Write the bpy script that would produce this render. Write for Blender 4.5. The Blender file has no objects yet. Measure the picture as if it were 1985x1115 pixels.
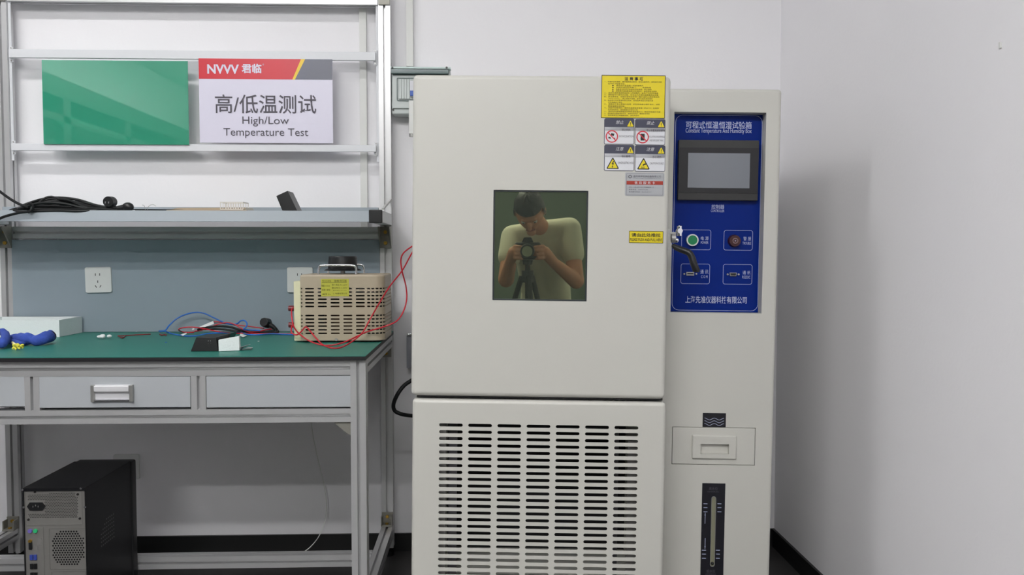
import bpy, bmesh, math, random
from mathutils import Vector, Matrix, Euler
random.seed(7)
S = bpy.context.scene
COL = S.collection
# ------------------------------------------------------------------ camera, world, exposure
FPX = 1602.0
CX, CY = 992.5, 557.5
CAMZ = 1.055
YAW = math.atan(57.5 / FPX); PITCH = math.atan(69.5 / FPX)
CM = Matrix.Translation((0, 0, CAMZ)) @ Matrix.Rotation(-YAW, 4, 'Z') @ Matrix.Rotation(math.pi / 2 - PITCH, 4, 'X')
cd = bpy.data.cameras.new('camera'); cam = bpy.data.objects.new('camera', cd); COL.objects.link(cam)
cd.sensor_width = 36; cd.lens = FPX / 1985 * 36; cd.clip_start = 0.02
cam.matrix_world = CM
S.camera = cam
S.view_settings.view_transform = 'Standard'; S.view_settings.look = 'None'
S.view_settings.gamma = 1; S.view_settings.use_curve_mapping = False
S.view_settings.exposure = 0.05
LAMP = 97.0
w = bpy.data.worlds.new('world'); S.world = w; w.use_nodes = True
w.node_tree.nodes['Background'].inputs[0].default_value = (.5, .52, .55, 1)
w.node_tree.nodes['Background'].inputs[1].default_value = .3


def ray(px, py):
    return (CM.to_3x3() @ Vector(((px - CX) / FPX, -(py - CY) / FPX, -1)))


def at(px, py, Y):
    """world point on the vertical plane y=Y seen at that place of the photograph"""
    d = ray(px, py); t = Y / d.y
    return Vector((0, 0, CAMZ)) + d * t


def atz(px, py, z):
    d = ray(px, py); t = (z - CAMZ) / d.z
    return Vector((0, 0, CAMZ)) + d * t


# ------------------------------------------------------------------ materials
MATS = {}


def mat(name, col, rough=.5, metal=0.0, spec=.5, coat=0.0, emit=0, noise=0.0, nscale=60, bump=0.0, bscale=300, trans=0, alpha=1):
    if name in MATS: return MATS[name]
    m = bpy.data.materials.new(name); m.use_nodes = True
    nt = m.node_tree; p = nt.nodes['Principled BSDF']
    lin = [((c / 255) / 12.92 if c / 255 <= .04045 else ((c / 255 + .055) / 1.055) ** 2.4) for c in col]
    p.inputs['Base Color'].default_value = (*lin, 1)
    p.inputs['Roughness'].default_value = rough; p.inputs['Metallic'].default_value = metal
    p.inputs['Specular IOR Level'].default_value = spec
    p.inputs['Coat Weight'].default_value = coat; p.inputs['Coat Roughness'].default_value = .05
    if trans: p.inputs['Transmission Weight'].default_value = trans
    if emit:
        p.inputs['Emission Color'].default_value = (*lin, 1); p.inputs['Emission Strength'].default_value = emit
    if noise or bump:
        tc = nt.nodes.new('ShaderNodeTexCoord')
        nz = nt.nodes.new('ShaderNodeTexNoise'); nz.inputs['Scale'].default_value = nscale; nz.inputs['Detail'].default_value = 4
        nt.links.new(tc.outputs['Object'], nz.inputs['Vector'])
        if noise:
            mx = nt.nodes.new('ShaderNodeMix'); mx.data_type = 'RGBA'
            mx.inputs[6].default_value = (*[max(0, c * (1 - noise)) for c in lin], 1)
            mx.inputs[7].default_value = (*[min(1, c * (1 + noise)) for c in lin], 1)
            nt.links.new(nz.outputs['Fac'], mx.inputs[0]); nt.links.new(mx.outputs[2], p.inputs['Base Color'])
        if bump:
            n2 = nt.nodes.new('ShaderNodeTexNoise'); n2.inputs['Scale'].default_value = bscale
            nt.links.new(tc.outputs['Object'], n2.inputs['Vector'])
            b = nt.nodes.new('ShaderNodeBump'); b.inputs['Strength'].default_value = bump; b.inputs['Distance'].default_value = .002
            nt.links.new(n2.outputs['Fac'], b.inputs['Height']); nt.links.new(b.outputs['Normal'], p.inputs['Normal'])
    MATS[name] = m; return m


WALL = mat('wall_paint', (243, 242, 245), .85, noise=.015, nscale=3, bump=.15, bscale=90)
CEIL = mat('ceiling_paint', (225, 225, 225), .9, bump=.05)
FLOOR = mat('dark_floor_tile', (52, 50, 50), .45, noise=.25, nscale=7, bump=.1)
SKIRT = mat('black_skirting', (17, 17, 18), .45, noise=.1)
ALU = mat('anodised_aluminium', (204, 204, 205), .38, metal=.55, noise=.03, nscale=25, bump=.03, bscale=500)
ALUD = mat('aluminium_slot', (120, 122, 124), .5, metal=.5, noise=.03)
WHITEM = mat('white_painted_bar', (222, 224, 228), .45, noise=.02)
SHELF = mat('pale_blue_shelf', (152, 161, 168), .45, noise=.02)
PANEL = mat('blue_grey_panel', (150, 163, 172), .32, noise=.02, nscale=30, bump=.02)
DRAWER = mat('drawer_front', (172, 176, 180), .42, noise=.015)
GREENTOP = mat('green_rubber_mat', (40, 116, 104), .42, spec=.3, noise=.05, nscale=45, bump=.05)
BLACKEDGE = mat('black_edge', (24, 23, 27), .5, noise=.1)
BLACK = mat('black_plastic', (20, 21, 23), .38, noise=.1)
BLACKR = mat('black_rubber', (14, 16, 18), .5, spec=.3, noise=.1)
CREAM = mat('warm_white_enamel', (200, 199, 192), .38, noise=.012, nscale=12, bump=.06, bscale=700)
DARKIN = mat('dark_interior', (20, 20, 22), .8, noise=.1)
INGREY = mat('inner_grey_steel', (128, 126, 124), .6, noise=.05)
DARKSEAM = mat('dark_seal', (22, 22, 24), .7, noise=.05)
BLUE = mat('blue_faceplate', (4, 36, 120), .3, spec=.12, noise=.04, nscale=8)
PRINTW = mat('pale_print', (186, 194, 222), .5, noise=.02)
PRINTK = mat('black_print', (30, 28, 28), .6, noise=.02)
PRINTG = mat('grey_print', (84, 80, 90), .6, noise=.02)
YELLOW = mat('yellow_sticker', (226, 206, 10), .5, noise=.03)
YELLOW2 = mat('olive_label', (182, 180, 62), .5, noise=.08)
STWHITE = mat('sticker_white', (216, 217, 222), .5, noise=.02)
STNAVY = mat('sticker_navy', (58, 60, 78), .5, noise=.03)
RED = mat('print_red', (200, 30, 50), .5, noise=.03)
SIGNW = mat('sign_white', (222, 219, 236), .35, noise=.01)
SIGNR = mat('sign_red', (208, 40, 56), .35, noise=.02)
SIGNG = mat('sign_grey', (98, 100, 114), .35, noise=.02)
SIGNY = mat('sign_yellow', (240, 200, 40), .35, noise=.05)
SILVER = mat('silver_card', (176, 178, 182), .35, metal=.4, noise=.03)
MAROON = mat('card_red', (160, 46, 28), .5, noise=.03)
CHROME = mat('chrome', (225, 225, 230), .12, metal=1.0, noise=.01)
STEEL = mat('galvanised_steel', (168, 168, 165), .4, metal=.7, noise=.06)
BRASS = mat('brass_bolt', (176, 140, 60), .35, metal=.8, noise=.06)
BRACKET = mat('cast_bracket', (150, 148, 140), .5, metal=.5, noise=.08)
BEIGE = mat('beige_hammer_paint', (176, 163, 142), .38, noise=.04, bump=.08)
IVORY = mat('ivory_plastic', (226, 222, 186), .45, noise=.02)
BURG = mat('burgundy_plastic', (112, 36, 40), .35, noise=.05)
WIRER = mat('red_wire', (190, 24, 44), .4, noise=.03)
WIREB = mat('blue_wire', (34, 104, 190), .4, noise=.03)
FOAM = mat('white_foam', (226, 232, 232), .85, noise=.02, bump=.3, bscale=200)
CLOTHB = mat('blue_cloth', (52, 78, 164), .9, noise=.15, nscale=70, bump=.6, bscale=350)
YFOAM = mat('yellow_scrap', (224, 216, 80), .8, noise=.1, bump=.4)
SOCKET = mat('socket_white', (222, 224, 222), .35, noise=.01)
PLASTW = mat('white_plastic', (222, 224, 220), .4, noise=.01)
BOXG = mat('breaker_grey', (196, 203, 201), .4, noise=.02)
TEAL = mat('teal_gasket_and_shade', (64, 88, 88), .25, noise=.05)
PCSTEEL = mat('pc_back_steel', (138, 136, 133), .45, metal=.45, noise=.08, nscale=40)
PCBLACK = mat('pc_black_paint', (20, 20, 23), .42, spec=.3, noise=.08, bump=.15, bscale=900)
CARD = mat('brown_cardboard', (176, 156, 128), .8, noise=.06)
CLEAR = mat('milky_clear_plastic', (220, 216, 208), .3, noise=.05)
TRUNK = mat('trunking_pvc', (224, 225, 222), .5, noise=.01)


def glossy_tinted(name, base, tint, refl, rough=.01):
    m = bpy.data.materials.new(name); m.use_nodes = True; nt = m.node_tree
    out = nt.nodes['Material Output']; p = nt.nodes['Principled BSDF']
    p.inputs['Base Color'].default_value = (*base, 1); p.inputs['Roughness'].default_value = .3
    tcn = nt.nodes.new('ShaderNodeTexCoord'); nz = nt.nodes.new('ShaderNodeTexNoise'); nz.inputs['Scale'].default_value = 9
    nt.links.new(tcn.outputs['Object'], nz.inputs['Vector'])
    g = nt.nodes.new('ShaderNodeBsdfGlossy'); g.inputs['Color'].default_value = (*tint, 1); g.inputs['Roughness'].default_value = rough
    mx = nt.nodes.new('ShaderNodeMixShader')
    mr = nt.nodes.new('ShaderNodeMapRange'); mr.inputs[3].default_value = refl * .97; mr.inputs[4].default_value = refl * 1.03
    nt.links.new(nz.outputs['Fac'], mr.inputs[0]); nt.links.new(mr.outputs[0], mx.inputs[0])
    nt.links.new(p.outputs[0], mx.inputs[1]); nt.links.new(g.outputs[0], mx.inputs[2]); nt.links.new(mx.outputs[0], out.inputs[0])
    MATS[name] = m; return m


GLASSD = glossy_tinted('coated_dark_glass', (.018, .024, .018), (.88, .95, .66), .30)
GREENSH = glossy_tinted('glossy_green_acrylic', (.035, .37, .225), (.85, 1, .92), .25, .02)
SCREEN = glossy_tinted('grey_display_glass', (.12, .135, .16), (1, 1, 1), .06, .15)


# ------------------------------------------------------------------ mesh builder
class B:
    def __init__(s):
        s.bm = bmesh.new()

    def box(s, x0, x1, y0, y1, z0, z1, M=None):
        v = [s.bm.verts.new((x, y, z)) for x in (x0, x1) for y in (y0, y1) for z in (z0, z1)]
        for f in ((0, 1, 3, 2), (4, 6, 7, 5), (0, 4, 5, 1), (2, 3, 7, 6), (0, 2, 6, 4), (1, 5, 7, 3)):
            s.bm.faces.new([v[i] for i in f])
        if M:
            for q in v: q.co = M @ q.co
        return s

    def hexa(s, pts):
        """8 points: front quad (4) then back quad (4) in the same order"""
        v = [s.bm.verts.new(p) for p in pts]
        s.bm.faces.new(v[0:4]); s.bm.faces.new(v[7:3:-1])
        for i in range(4):
            j = (i + 1) % 4
            s.bm.faces.new((v[i], v[i + 4], v[j + 4], v[j]))
        return s

    def prism(s, poly, f0, f1):
        """poly: 2d points; f0,f1 map (u,v)->3d for both caps"""
        a = [s.bm.verts.new(f0(u, v)) for u, v in poly]; b = [s.bm.verts.new(f1(u, v)) for u, v in poly]
        s.bm.faces.new(a); s.bm.faces.new(b[::-1])
        n = len(poly)
        for i in range(n):
            j = (i + 1) % n; s.bm.faces.new((a[j], a[i], b[i], b[j]))
        return s

    def slab(s, poly, y0, y1):
        """x,z polygon with thickness along y"""
        return s.prism(poly, lambda u, v: (u, y0, v), lambda u, v: (u, y1, v))

    def cyl(s, p0, p1, r0, r1=None, n=20, cap=True):
        r1 = r0 if r1 is None else r1
        p0 = Vector(p0); p1 = Vector(p1); d = (p1 - p0).normalized()
        a = d.orthogonal().normalized(); b = d.cross(a)
        R = [[s.bm.verts.new(p + (a * math.cos(t * 2 * math.pi / n) + b * math.sin(t * 2 * math.pi / n)) * r) for t in range(n)] for p, r in ((p0, r0), (p1, r1))]
        for i in range(n):
            j = (i + 1) % n; s.bm.faces.new((R[0][i], R[0][j], R[1][j], R[1][i]))
        if cap: s.bm.faces.new(R[0][::-1]); s.bm.faces.new(R[1])
        return s

    def ring(s, p0, p1, ro, ri, n=28):
        p0 = Vector(p0); p1 = Vector(p1); d = (p1 - p0).normalized(); a = d.orthogonal().normalized(); b = d.cross(a)
        R = [[s.bm.verts.new(p + (a * math.cos(t * 2 * math.pi / n) + b * math.sin(t * 2 * math.pi / n)) * r) for t in range(n)] for p, r in ((p0, ro), (p1, ro), (p1, ri), (p0, ri))]
        for k in range(4):
            A, Bq = R[k], R[(k + 1) % 4]
            for i in range(n):
                j = (i + 1) % n; s.bm.faces.new((A[i], A[j], Bq[j], Bq[i]))
        return s

    def tube(s, pts, r, n=8, sub=6, flat=1.0):
        pts = [Vector(p) for p in pts]
        rr = r if isinstance(r, (list, tuple)) else [r] * len(pts)
        P = []; Q = []
        for i in range(len(pts) - 1):
            p0 = pts[max(0, i - 1)]; p1 = pts[i]; p2 = pts[i + 1]; p3 = pts[min(len(pts) - 1, i + 2)]
            for k in range(sub):
                t = k / sub
                P.append(.5 * ((2 * p1) + (p2 - p0) * t + (2 * p0 - 5 * p1 + 4 * p2 - p3) * t * t + (-p0 + 3 * p1 - 3 * p2 + p3) * t ** 3))
                Q.append(rr[i] * (1 - t) + rr[i + 1] * t)
        P.append(pts[-1]); Q.append(rr[-1])
        T = [(P[min(i + 1, len(P) - 1)] - P[max(i - 1, 0)]).normalized() for i in range(len(P))]
        a = T[0].orthogonal().normalized(); rings = []
        for i, p in enumerate(P):
            a = (a - T[i] * a.dot(T[i]));
            a = a.normalized() if a.length > 1e-6 else T[i].orthogonal().normalized()
            b = T[i].cross(a)
            rings.append([s.bm.verts.new(p + (a * math.cos(k * 2 * math.pi / n) + b * math.sin(k * 2 * math.pi / n)) * Q[i]) for k in range(n)])
        for i in range(len(rings) - 1):
            for k in range(n):
                j = (k + 1) % n; s.bm.faces.new((rings[i][k], rings[i][j], rings[i + 1][j], rings[i + 1][k]))
        s.bm.faces.new(rings[0][::-1]); s.bm.faces.new(rings[-1])
        return s

    def ball(s, c, rx, ry=None, rz=None, seg=16, rings=10):
        ry = ry or rx; rz = rz or rx
        r = bmesh.ops.create_uvsphere(s.bm, u_segments=seg, v_segments=rings, radius=1)
        for v in r['verts']: v.co = Vector((v.co.x * rx, v.co.y * ry, v.co.z * rz)) + Vector(c)
        return s

    def cell(s, x0, x1, z0, z1, cx, cz, hw, r, f, depth=.0015, arc=2):
        """rect cell with a stadium hole (half straight length hw, radius r); f(u,v,d)->3d"""
        H = []; O = []
        n = 2 * arc
        for side in (1, -1):
            for k in range(n + 1):
                t = math.pi / 2 - side * 0 - k * math.pi / n if side == 1 else -math.pi / 2 - k * math.pi / n
                H.append((cx + side * hw + r * math.cos(t), cz + r * math.sin(t)))
            xb = x1 if side == 1 else x0
            za, zb = (z1, z0) if side == 1 else (z0, z1)
            half = arc
            for k in range(n + 1):
                if k < half // 2 + (half % 2):
                    q = k / max(1, half / 2); q = min(q, 1); O.append((cx + side * hw + (xb - cx - side * hw) * q, za))
                elif k <= n - (half // 2 + (half % 2)):
                    m = n - 2 * (half // 2 + (half % 2)); q = (k - (half // 2 + (half % 2))) / max(1, m); O.append((xb, za + (zb - za) * q))
                else:
                    q = (n - k) / max(1, half / 2); O.append((cx + side * hw + (xb - cx - side * hw) * q, zb))
        hv = [s.bm.verts.new(f(u, v, 0)) for u, v in H]; ov = [s.bm.verts.new(f(u, v, 0)) for u, v in O]
        dv = [s.bm.verts.new(f(u, v, depth)) for u, v in H]
        N = len(H)
        for i in range(N):
            j = (i + 1) % N
            s.bm.faces.new((ov[i], hv[i], hv[j], ov[j])); s.bm.faces.new((hv[i], dv[i], dv[j], hv[j]))
        return s

    def quad(s, pts):
        s.bm.faces.new([s.bm.verts.new(p) for p in pts]); return s

    def make(s, name, m, parent=None, bevel=0, seg=2, smooth=None, kind=None, label=None, loc=None):
        bmesh.ops.remove_doubles(s.bm, verts=s.bm.verts, dist=1e-6)
        bmesh.ops.recalc_face_normals(s.bm, faces=s.bm.faces)
        if bevel:
            es = [e for e in s.bm.edges if len(e.link_faces) == 2 and e.calc_face_angle(0) > math.radians(35)]
            bmesh.ops.bevel(s.bm, geom=es, offset=bevel, segments=seg, profile=.5, affect='EDGES', clamp_overlap=True)
        me = bpy.data.meshes.new(name); s.bm.to_mesh(me); s.bm.free()
        if m: me.materials.append(m)
        if smooth is None: smooth = True
        if smooth:
            for p in me.polygons: p.use_smooth = True
            try: me.set_sharp_from_angle(angle=math.radians(38))
            except Exception: pass
        o = bpy.data.objects.new(name, me); COL.objects.link(o)
        if smooth and bevel:
            wn = o.modifiers.new('weighted_normals', 'WEIGHTED_NORMAL'); wn.keep_sharp = True
        if parent: o.parent = parent
        if loc: o.location = loc
        if kind: o['kind'] = kind
        if label: o['label'] = label
        return o


def thing(name, label, cat, loc=(0, 0, 0), rot=(0, 0, 0), group=None):
    o = bpy.data.objects.new(name, None); COL.objects.link(o); o.empty_display_size = .05
    o.location = loc; o.rotation_euler = rot; o['label'] = label; o['category'] = cat
    if group: o['group'] = group
    return o


def tag(o, label, cat, group=None):
    o['label'] = label; o['category'] = cat
    if group: o['group'] = group
    return o


def rrect(x0, x1, z0, z1, r, n=5):
    P = []
    for cx, cz, a0 in ((x1 - r, z1 - r, 0), (x0 + r, z1 - r, 90), (x0 + r, z0 + r, 180), (x1 - r, z0 + r, 270)):
        for k in range(n + 1):
            a = math.radians(a0 + 90 * k / n); P.append((cx + r * math.cos(a), cz + r * math.sin(a)))
    return P


def frame_ring(b, x0, x1, z0, z1, r, t, y0, y1, n=5):
    """rounded rectangular outline of line width t"""
    o = rrect(x0, x1, z0, z1, r, n); i = rrect(x0 + t, x1 - t, z0 + t, z1 - t, max(r - t, .0001), n)
    N = len(o)
    A = [b.bm.verts.new((u, y0, v)) for u, v in o]; I = [b.bm.verts.new((u, y0, v)) for u, v in i]
    A2 = [b.bm.verts.new((u, y1, v)) for u, v in o]; I2 = [b.bm.verts.new((u, y1, v)) for u, v in i]
    for k in range(N):
        j = (k + 1) % N
        b.bm.faces.new((A[k], A[j], I[j], I[k])); b.bm.faces.new((A2[k], I2[k], I2[j], A2[j]))
        b.bm.faces.new((A[k], A2[k], A2[j], A[j])); b.bm.faces.new((I[k], I[j], I2[j], I2[k]))
    return b


def text(parent, body, x0, x1, z0, z1, y, m, name='lettering', bold=0, shear=0, res=2, fit='both'):
    """flat print in the x,z plane facing -y, scaled into the box"""
    c = bpy.data.curves.new('t', 'FONT'); c.body = body; c.resolution_u = res; c.shear = shear; c.offset = bold
    c.space_line = 1.0
    o = bpy.data.objects.new('t', c); COL.objects.link(o)
    bpy.context.view_layer.update()
    me = bpy.data.meshes.new_from_object(o.evaluated_get(bpy.context.evaluated_depsgraph_get()))
    bpy.data.objects.remove(o)
    xs = [v.co.x for v in me.vertices]; ys = [v.co.y for v in me.vertices]
    if not xs: return None
    ax, bx, ay, by = min(xs), max(xs), min(ys), max(ys)
    sx = (x1 - x0) / (bx - ax); sy = (z1 - z0) / (by - ay)
    for v in me.vertices:
        v.co = Vector((x0 + (v.co.x - ax) * sx, y, z0 + (v.co.y - ay) * sy))
    me.name = name; me.materials.clear(); me.materials.append(m)
    q = bpy.data.objects.new(name, me); COL.objects.link(q); q.parent = parent
    return q


def profile(axis, a0, a1, c1, c2, s=.04, parent=None, name='frame_rail', m=None, s2=None):
    """slotted aluminium extrusion; axis 0/1/2, from a0 to a1, centre c1,c2 on the other two axes"""
    h = s / 2; h2 = (s2 or s) / 2; g = .004; d = .013; poly = []
    for (q, sx, sy) in ((0, 1, 0), (1, 0, 1), (2, -1, 0), (3, 0, -1)):
        # side q: outward dir (sx,sy); tangent (-sy,sx)
        tx, ty = -sy, sx
        H = h if sx else h2; W = h2 if sx else h
        for t, dd in ((-W, 0), (-g, 0), (-g, d), (g, d), (g, 0)):
            poly.append(((H - dd) * sx + tx * t, (H - dd) * sy + ty * t))
    b = B()
    def f(a):
        if axis == 0: return lambda u, v: (a, c1 + u, c2 + v)
        if axis == 1: return lambda u, v: (c1 + u, a, c2 + v)
        return lambda u, v: (c1 + u, c2 + v, a)
    b.prism(poly, f(a0), f(a1))
    return b.make(name, m or ALU, parent, smooth=False)


def bolt(parent, p, r=.006, m=BRASS, name='bolt', d=(0, -1, 0), h=.004):
    p = Vector(p); d = Vector(d)
    b = B(); b.cyl(p, p + d * h, r, r * .9, 12); b.cyl(p + d * h, p + d * (h + .0004), r * .45, r * .45, 6)
    return b.make(name, m, parent)


def boolean(o, cutter):
    o.modifiers.clear(); md = o.modifiers.new('b', 'BOOLEAN'); md.object = cutter; md.operation = 'DIFFERENCE'; md.solver = 'EXACT'
    bpy.context.view_layer.update()
    me = bpy.data.meshes.new_from_object(o.evaluated_get(bpy.context.evaluated_depsgraph_get()))
    o.modifiers.remove(md); o.data = me; bpy.data.objects.remove(cutter)
    wn = o.modifiers.new('weighted_normals', 'WEIGHTED_NORMAL'); wn.keep_sharp = True
    try: me.set_sharp_from_angle(angle=math.radians(38))
    except Exception: pass
    return o


# ------------------------------------------------------------------ the room
WB = 2.89; XRW = 1.045; XLW = -3.45; YB = -4.6; HC = 2.95
def struct(name, m, *box, bevel=0):
    o = B().box(*box).make(name, m, None, smooth=False, bevel=bevel); o['kind'] = 'structure'; return o
struct('floor', FLOOR, XLW - .1, XRW + .1, YB - .1, WB + .1, -.1, 0)
struct('ceiling', CEIL, XLW - .1, XRW + .1, YB - .1, WB + .1, HC, HC + .1)
struct('wall_back', WALL, XLW - .1, XRW + .1, WB, WB + .1, 0, HC)
struct('wall_right', WALL, XRW, XRW + .1, YB - .1, WB, 0, HC)
WALLG = mat('far_wall_paint', (98, 112, 98), .85, noise=.02)
struct('wall_left', WALL, XLW - .1, XLW, YB - .1, WB, 0, HC)
struct('wall_front', WALLG, XLW, XRW, YB - .1, YB, 0, HC)
struct('baseboard_back', SKIRT, XLW, XRW, WB - .009, WB, 0, .063)
struct('baseboard_right', SKIRT, XRW - .009, XRW, YB, WB - .009, 0, .063)
struct('baseboard_left', SKIRT, XLW, XLW + .009, YB, WB - .009, 0, .063)
struct('baseboard_front', SKIRT, XLW + .009, XRW - .009, YB, YB + .009, 0, .063)

# ceiling lamps (tube battens running left-right)
TUBE = mat('lamp_diffuser', (252, 251, 250), .5, emit=LAMP)
TUBE_DIM = mat('lamp_diffuser_dimmed', (252, 251, 250), .5, emit=LAMP * .47)  # same tube, dimmed to even out light on door and back wall
HOUS = mat('lamp_housing', (225, 226, 228), .4, noise=.01)
spots = [(-1.75, 1.40, 'white batten lamp over the bench, nearest to the back wall'),
         (-1.2, -.5, 'white batten lamp just behind the photographer, second from the back wall'),
         (-1.2, -2.3, 'white batten lamp nearest to the front wall'),
         (-.1, -1.1, 'added white fill lamp nearest to the right wall')]  # last one is an added fill lamp that brightens the right side
for (lx, ly, lab) in spots:
    t = thing('ceiling_light', lab, 'lamp', (lx, ly, HC), group='batten lamps on the ceiling')
    B().box(-.63, .63, -.085, .085, -.04, 0).make('housing', HOUS, t, bevel=.006)
    B().box(-.61, .61, -.065, .065, -.062, -.0402).make('diffuser', TUBE if ly < 1.3 else TUBE_DIM, t, bevel=.01)

# ------------------------------------------------------------------ the test chamber
MX = Matrix.Translation((.137, 2.0, 0)) @ Matrix.Rotation(math.radians(-3.1), 4, 'Z') @ Matrix.Rotation(math.radians(.68), 4, 'Y')
MI = MX.inverted()
CL = MI @ Vector((0, 0, CAMZ))


def ml(px, py, yl=0.0):
    d = MI.to_3x3() @ ray(px, py); t = (yl - CL.y) / d.y
    return CL + d * t


def mr(pl, pr, pt, pb, yl=0.0):
    """pixel rect -> local x0,x1,z0,z1 on the plane y=yl"""
    mx, my = (pl + pr) / 2, (pt + pb) / 2
    return ml(pl, my, yl).x, ml(pr, my, yl).x, ml(mx, pb, yl).z, ml(mx, pt, yl).z


def refl(px, py, back, yg=.008):
    """real point (world) whose mirror image in the chamber window is seen at that pixel"""
    d = MI.to_3x3() @ ray(px, py); yr = CL.y - back; yv = 2 * yg - yr
    t = (yv - CL.y) / d.y; q = CL + d * t
    return MX @ Vector((q.x, yr, q.z))


ch = thing('test_chamber', 'tall warm-white climate test chamber with dark window and blue control panel', 'machine')
ch.matrix_world = MX
dx0, dx1, dz0, dz1 = mr(798, 1295.5, 145.5, 771.5)
wx0, wx1, wz0, wz1 = mr(955.5, 1139, 369, 583.5)
DT = .062
door = B().box(dx0, dx1, 0, DT, dz0, dz1).make('door', CREAM, ch, bevel=.012, seg=4)
cut = B().box(wx0, wx1, -.05, .2, wz0, wz1).make('cut', None, ch, smooth=False)
cut2 = cut; boolean(door, cut2)
b = B()  # window reveal with steps
frame_ring(b, wx0 + .0002, wx1 - .0002, wz0 + .0002, wz1 - .0002, .001, .0035, .004, .05, 2)
b.make('window_frame', mat('window_seal', (44, 50, 54), .4, noise=.05), ch)
B().box(wx0 + .0037, wx1 - .0037, .008, .014, wz0 + .0037, wz1 - .0037).make('window_pane', GLASSD, ch, smooth=False)
# lower housing with louvred front
lx0, lx1, _, lz1 = mr(797.5, 1289, 777, 1100)
lz0 = .09
body_back = .80
# grille plate
P0 = ml(874, 824.5); PX = (ml(1214.5, 827.8).x - P0.x) / 6; PZ = (P0.z - ml(876, 1085.5).z) / 20
gx0 = P0.x - PX * .5; gx1 = P0.x + PX * 6.5; gz1 = P0.z + PZ * .5; NR = 25; gz0 = gz1 - PZ * NR
low = B().box(lx0, lx1, .002, body_back, lz0, lz1 - .0005).make('lower_housing', CREAM, ch, bevel=.010, seg=3)
boolean(low, B().box(gx0, gx1, -.02, body_back - .05, gz0, gz1).make('cut', None, ch, smooth=False))
b = B()
for r_ in range(NR):
    for c_ in range(7):
        cx = P0.x + PX * c_; cz = gz1 - PZ * (r_ + .5)
        b.cell(cx - PX / 2, cx + PX / 2, cz - PZ / 2, cz + PZ / 2, cx, cz, .0291 - .0039, .0039, lambda u, v, d: (u, .002 + d, v), .0012, 4)
b.make('louvre_panel', CREAM, ch, smooth=False, label='slotted warm-white ventilation panel')
# things seen through the slots
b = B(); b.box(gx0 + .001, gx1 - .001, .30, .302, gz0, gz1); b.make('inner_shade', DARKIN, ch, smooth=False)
IDS = mat('inner_dark_steel', (78, 76, 80), .6, noise=.06)
for (xa_, xb_, ya_, zt_, mm) in ((gx0, gx0 + .0215, .03, gz1 - .012, INGREY), (gx1 - .030, gx1, .016, gz1 - .045, INGREY), (gx0 + .024, gx0 + .046, .07, gz1 - .012, IDS), (gx1 - .062, gx1 - .048, .05, gz1 - .02, IDS)):
    B().box(xa_, xb_, ya_, ya_ + .004, gz0, zt_).make('inner_channel', mm, ch, smooth=False)
b = B()
b.box(gx0 + .05, gx1 - .07, .05, .054, gz1 - PZ * 1.95, gz1 - PZ * 1.2)
b.make('inner_rail', mat('inner_rail_grey', (62, 62, 66), .6, noise=.06), ch, smooth=False)
# upper body behind the door
B().box(dx0 + .004, dx1 - .006, DT + .006, body_back, lz1 + .0005, dz1 - .012).make('upper_body', CREAM, ch, bevel=.008, seg=3)
B().box(dx0 + .012, dx1 - .014, DT + .0002, DT + .0058, lz1 + .01, dz1 - .02).make('door_seal', DARKSEAM, ch, smooth=False)
B().box(lx0 + .01, lx1 - .008, .012, .07, dz0 - .004, dz0 + .001).make('door_seal', DARKSEAM, ch, smooth=False)
# control cabinet
CYF = .150
cx0 = dx1 - .0055; _, cx1, _, _ = mr(1300, 1504.8, 171, 1100, CYF); cz1 = ml(1405, 171.5, CYF).z
cab = B().box(cx0, cx1, CYF, body_back, lz0, cz1).make('control_cabinet', CREAM, ch, bevel=.010, seg=4)
rx0, rx1, rz0, rz1 = mr(1303.5, 1481, 217.5, 607, CYF)
boolean(cab, B().box(max(rx0, cx0 + .011), rx1, CYF - .02, CYF + .06, rz0, rz1).make('cut', None, ch, smooth=False))
tx0, tx1, tz0, tz1 = mr(1302.5, 1464, 828.5, 901.5, CYF)
boolean(cab, B().box(tx0, tx1, CYF - .02, CYF + .05, tz0, tz1).make('cut', None, ch, smooth=False))
gax0, gax1, gaz0, gaz1 = mr(1359, 1403.5, 937, 1150, CYF)
ggx = gax0 * .5 + gax1 * .5
# blue face
CYB = CYF + .032
B().box(max(rx0, cx0 + .011) + .0005, rx1 - .0005, CYB, CYB + .004, rz0 + .0005, rz1 - .0005).make('control_panel', BLUE, ch, smooth=False, label='blue printed control faceplate')
e = .0004
def panel_text(s, l, r, t, bt, **k): 
    q = mr(l, r, t, bt, CYB); return text(ch, s, q[0], q[1], q[2], q[3], CYB - e, PRINTW, **k)
def panel_ring(l, r, t, bt, rad=.006, lw=.0009):
    q = mr(l, r, t, bt, CYB); b = B(); frame_ring(b, *q, rad, lw, CYB - .0003, CYB + .0002); b.make('printed_outline', PRINTW, ch, smooth=False)
panel_ring(1306, 1473.5, 223.5, 602.5, .018, .0010)
panel_text('可程式恒温恒湿试验箱', 1329.5, 1457, 235.5, 249.5, res=3, bold=.008)
panel_text('Constant Temperature And Humidity Box', 1329, 1457, 248.8, 260.5, res=3)
panel_text('控制器', 1379, 1404, 396.8, 404.8)
panel_text('CONTROLLER', 1378, 1404, 406.2, 411.3)
panel_text('上海先准仪器科技有限公司', 1328.5, 1447.5, 574.5, 588.2, res=3, bold=.008)
for (l, r, t, bt) in ((1321, 1378, 445.5, 484.5), (1403, 1459, 446.5, 485.5), (1319.5, 1376, 511.5, 550.5), (1401.5, 1458, 512.5, 551.5)):
    panel_ring(l, r, t, bt)
panel_text('电 源', 1358.5, 1373.5, 458.5, 466); panel_text('POWER', 1358.5, 1373, 467.8, 473)
panel_text('警 报', 1441, 1456, 459, 466.5); panel_text('TROUBLE', 1439.3, 1456, 469, 474.2)
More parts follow.
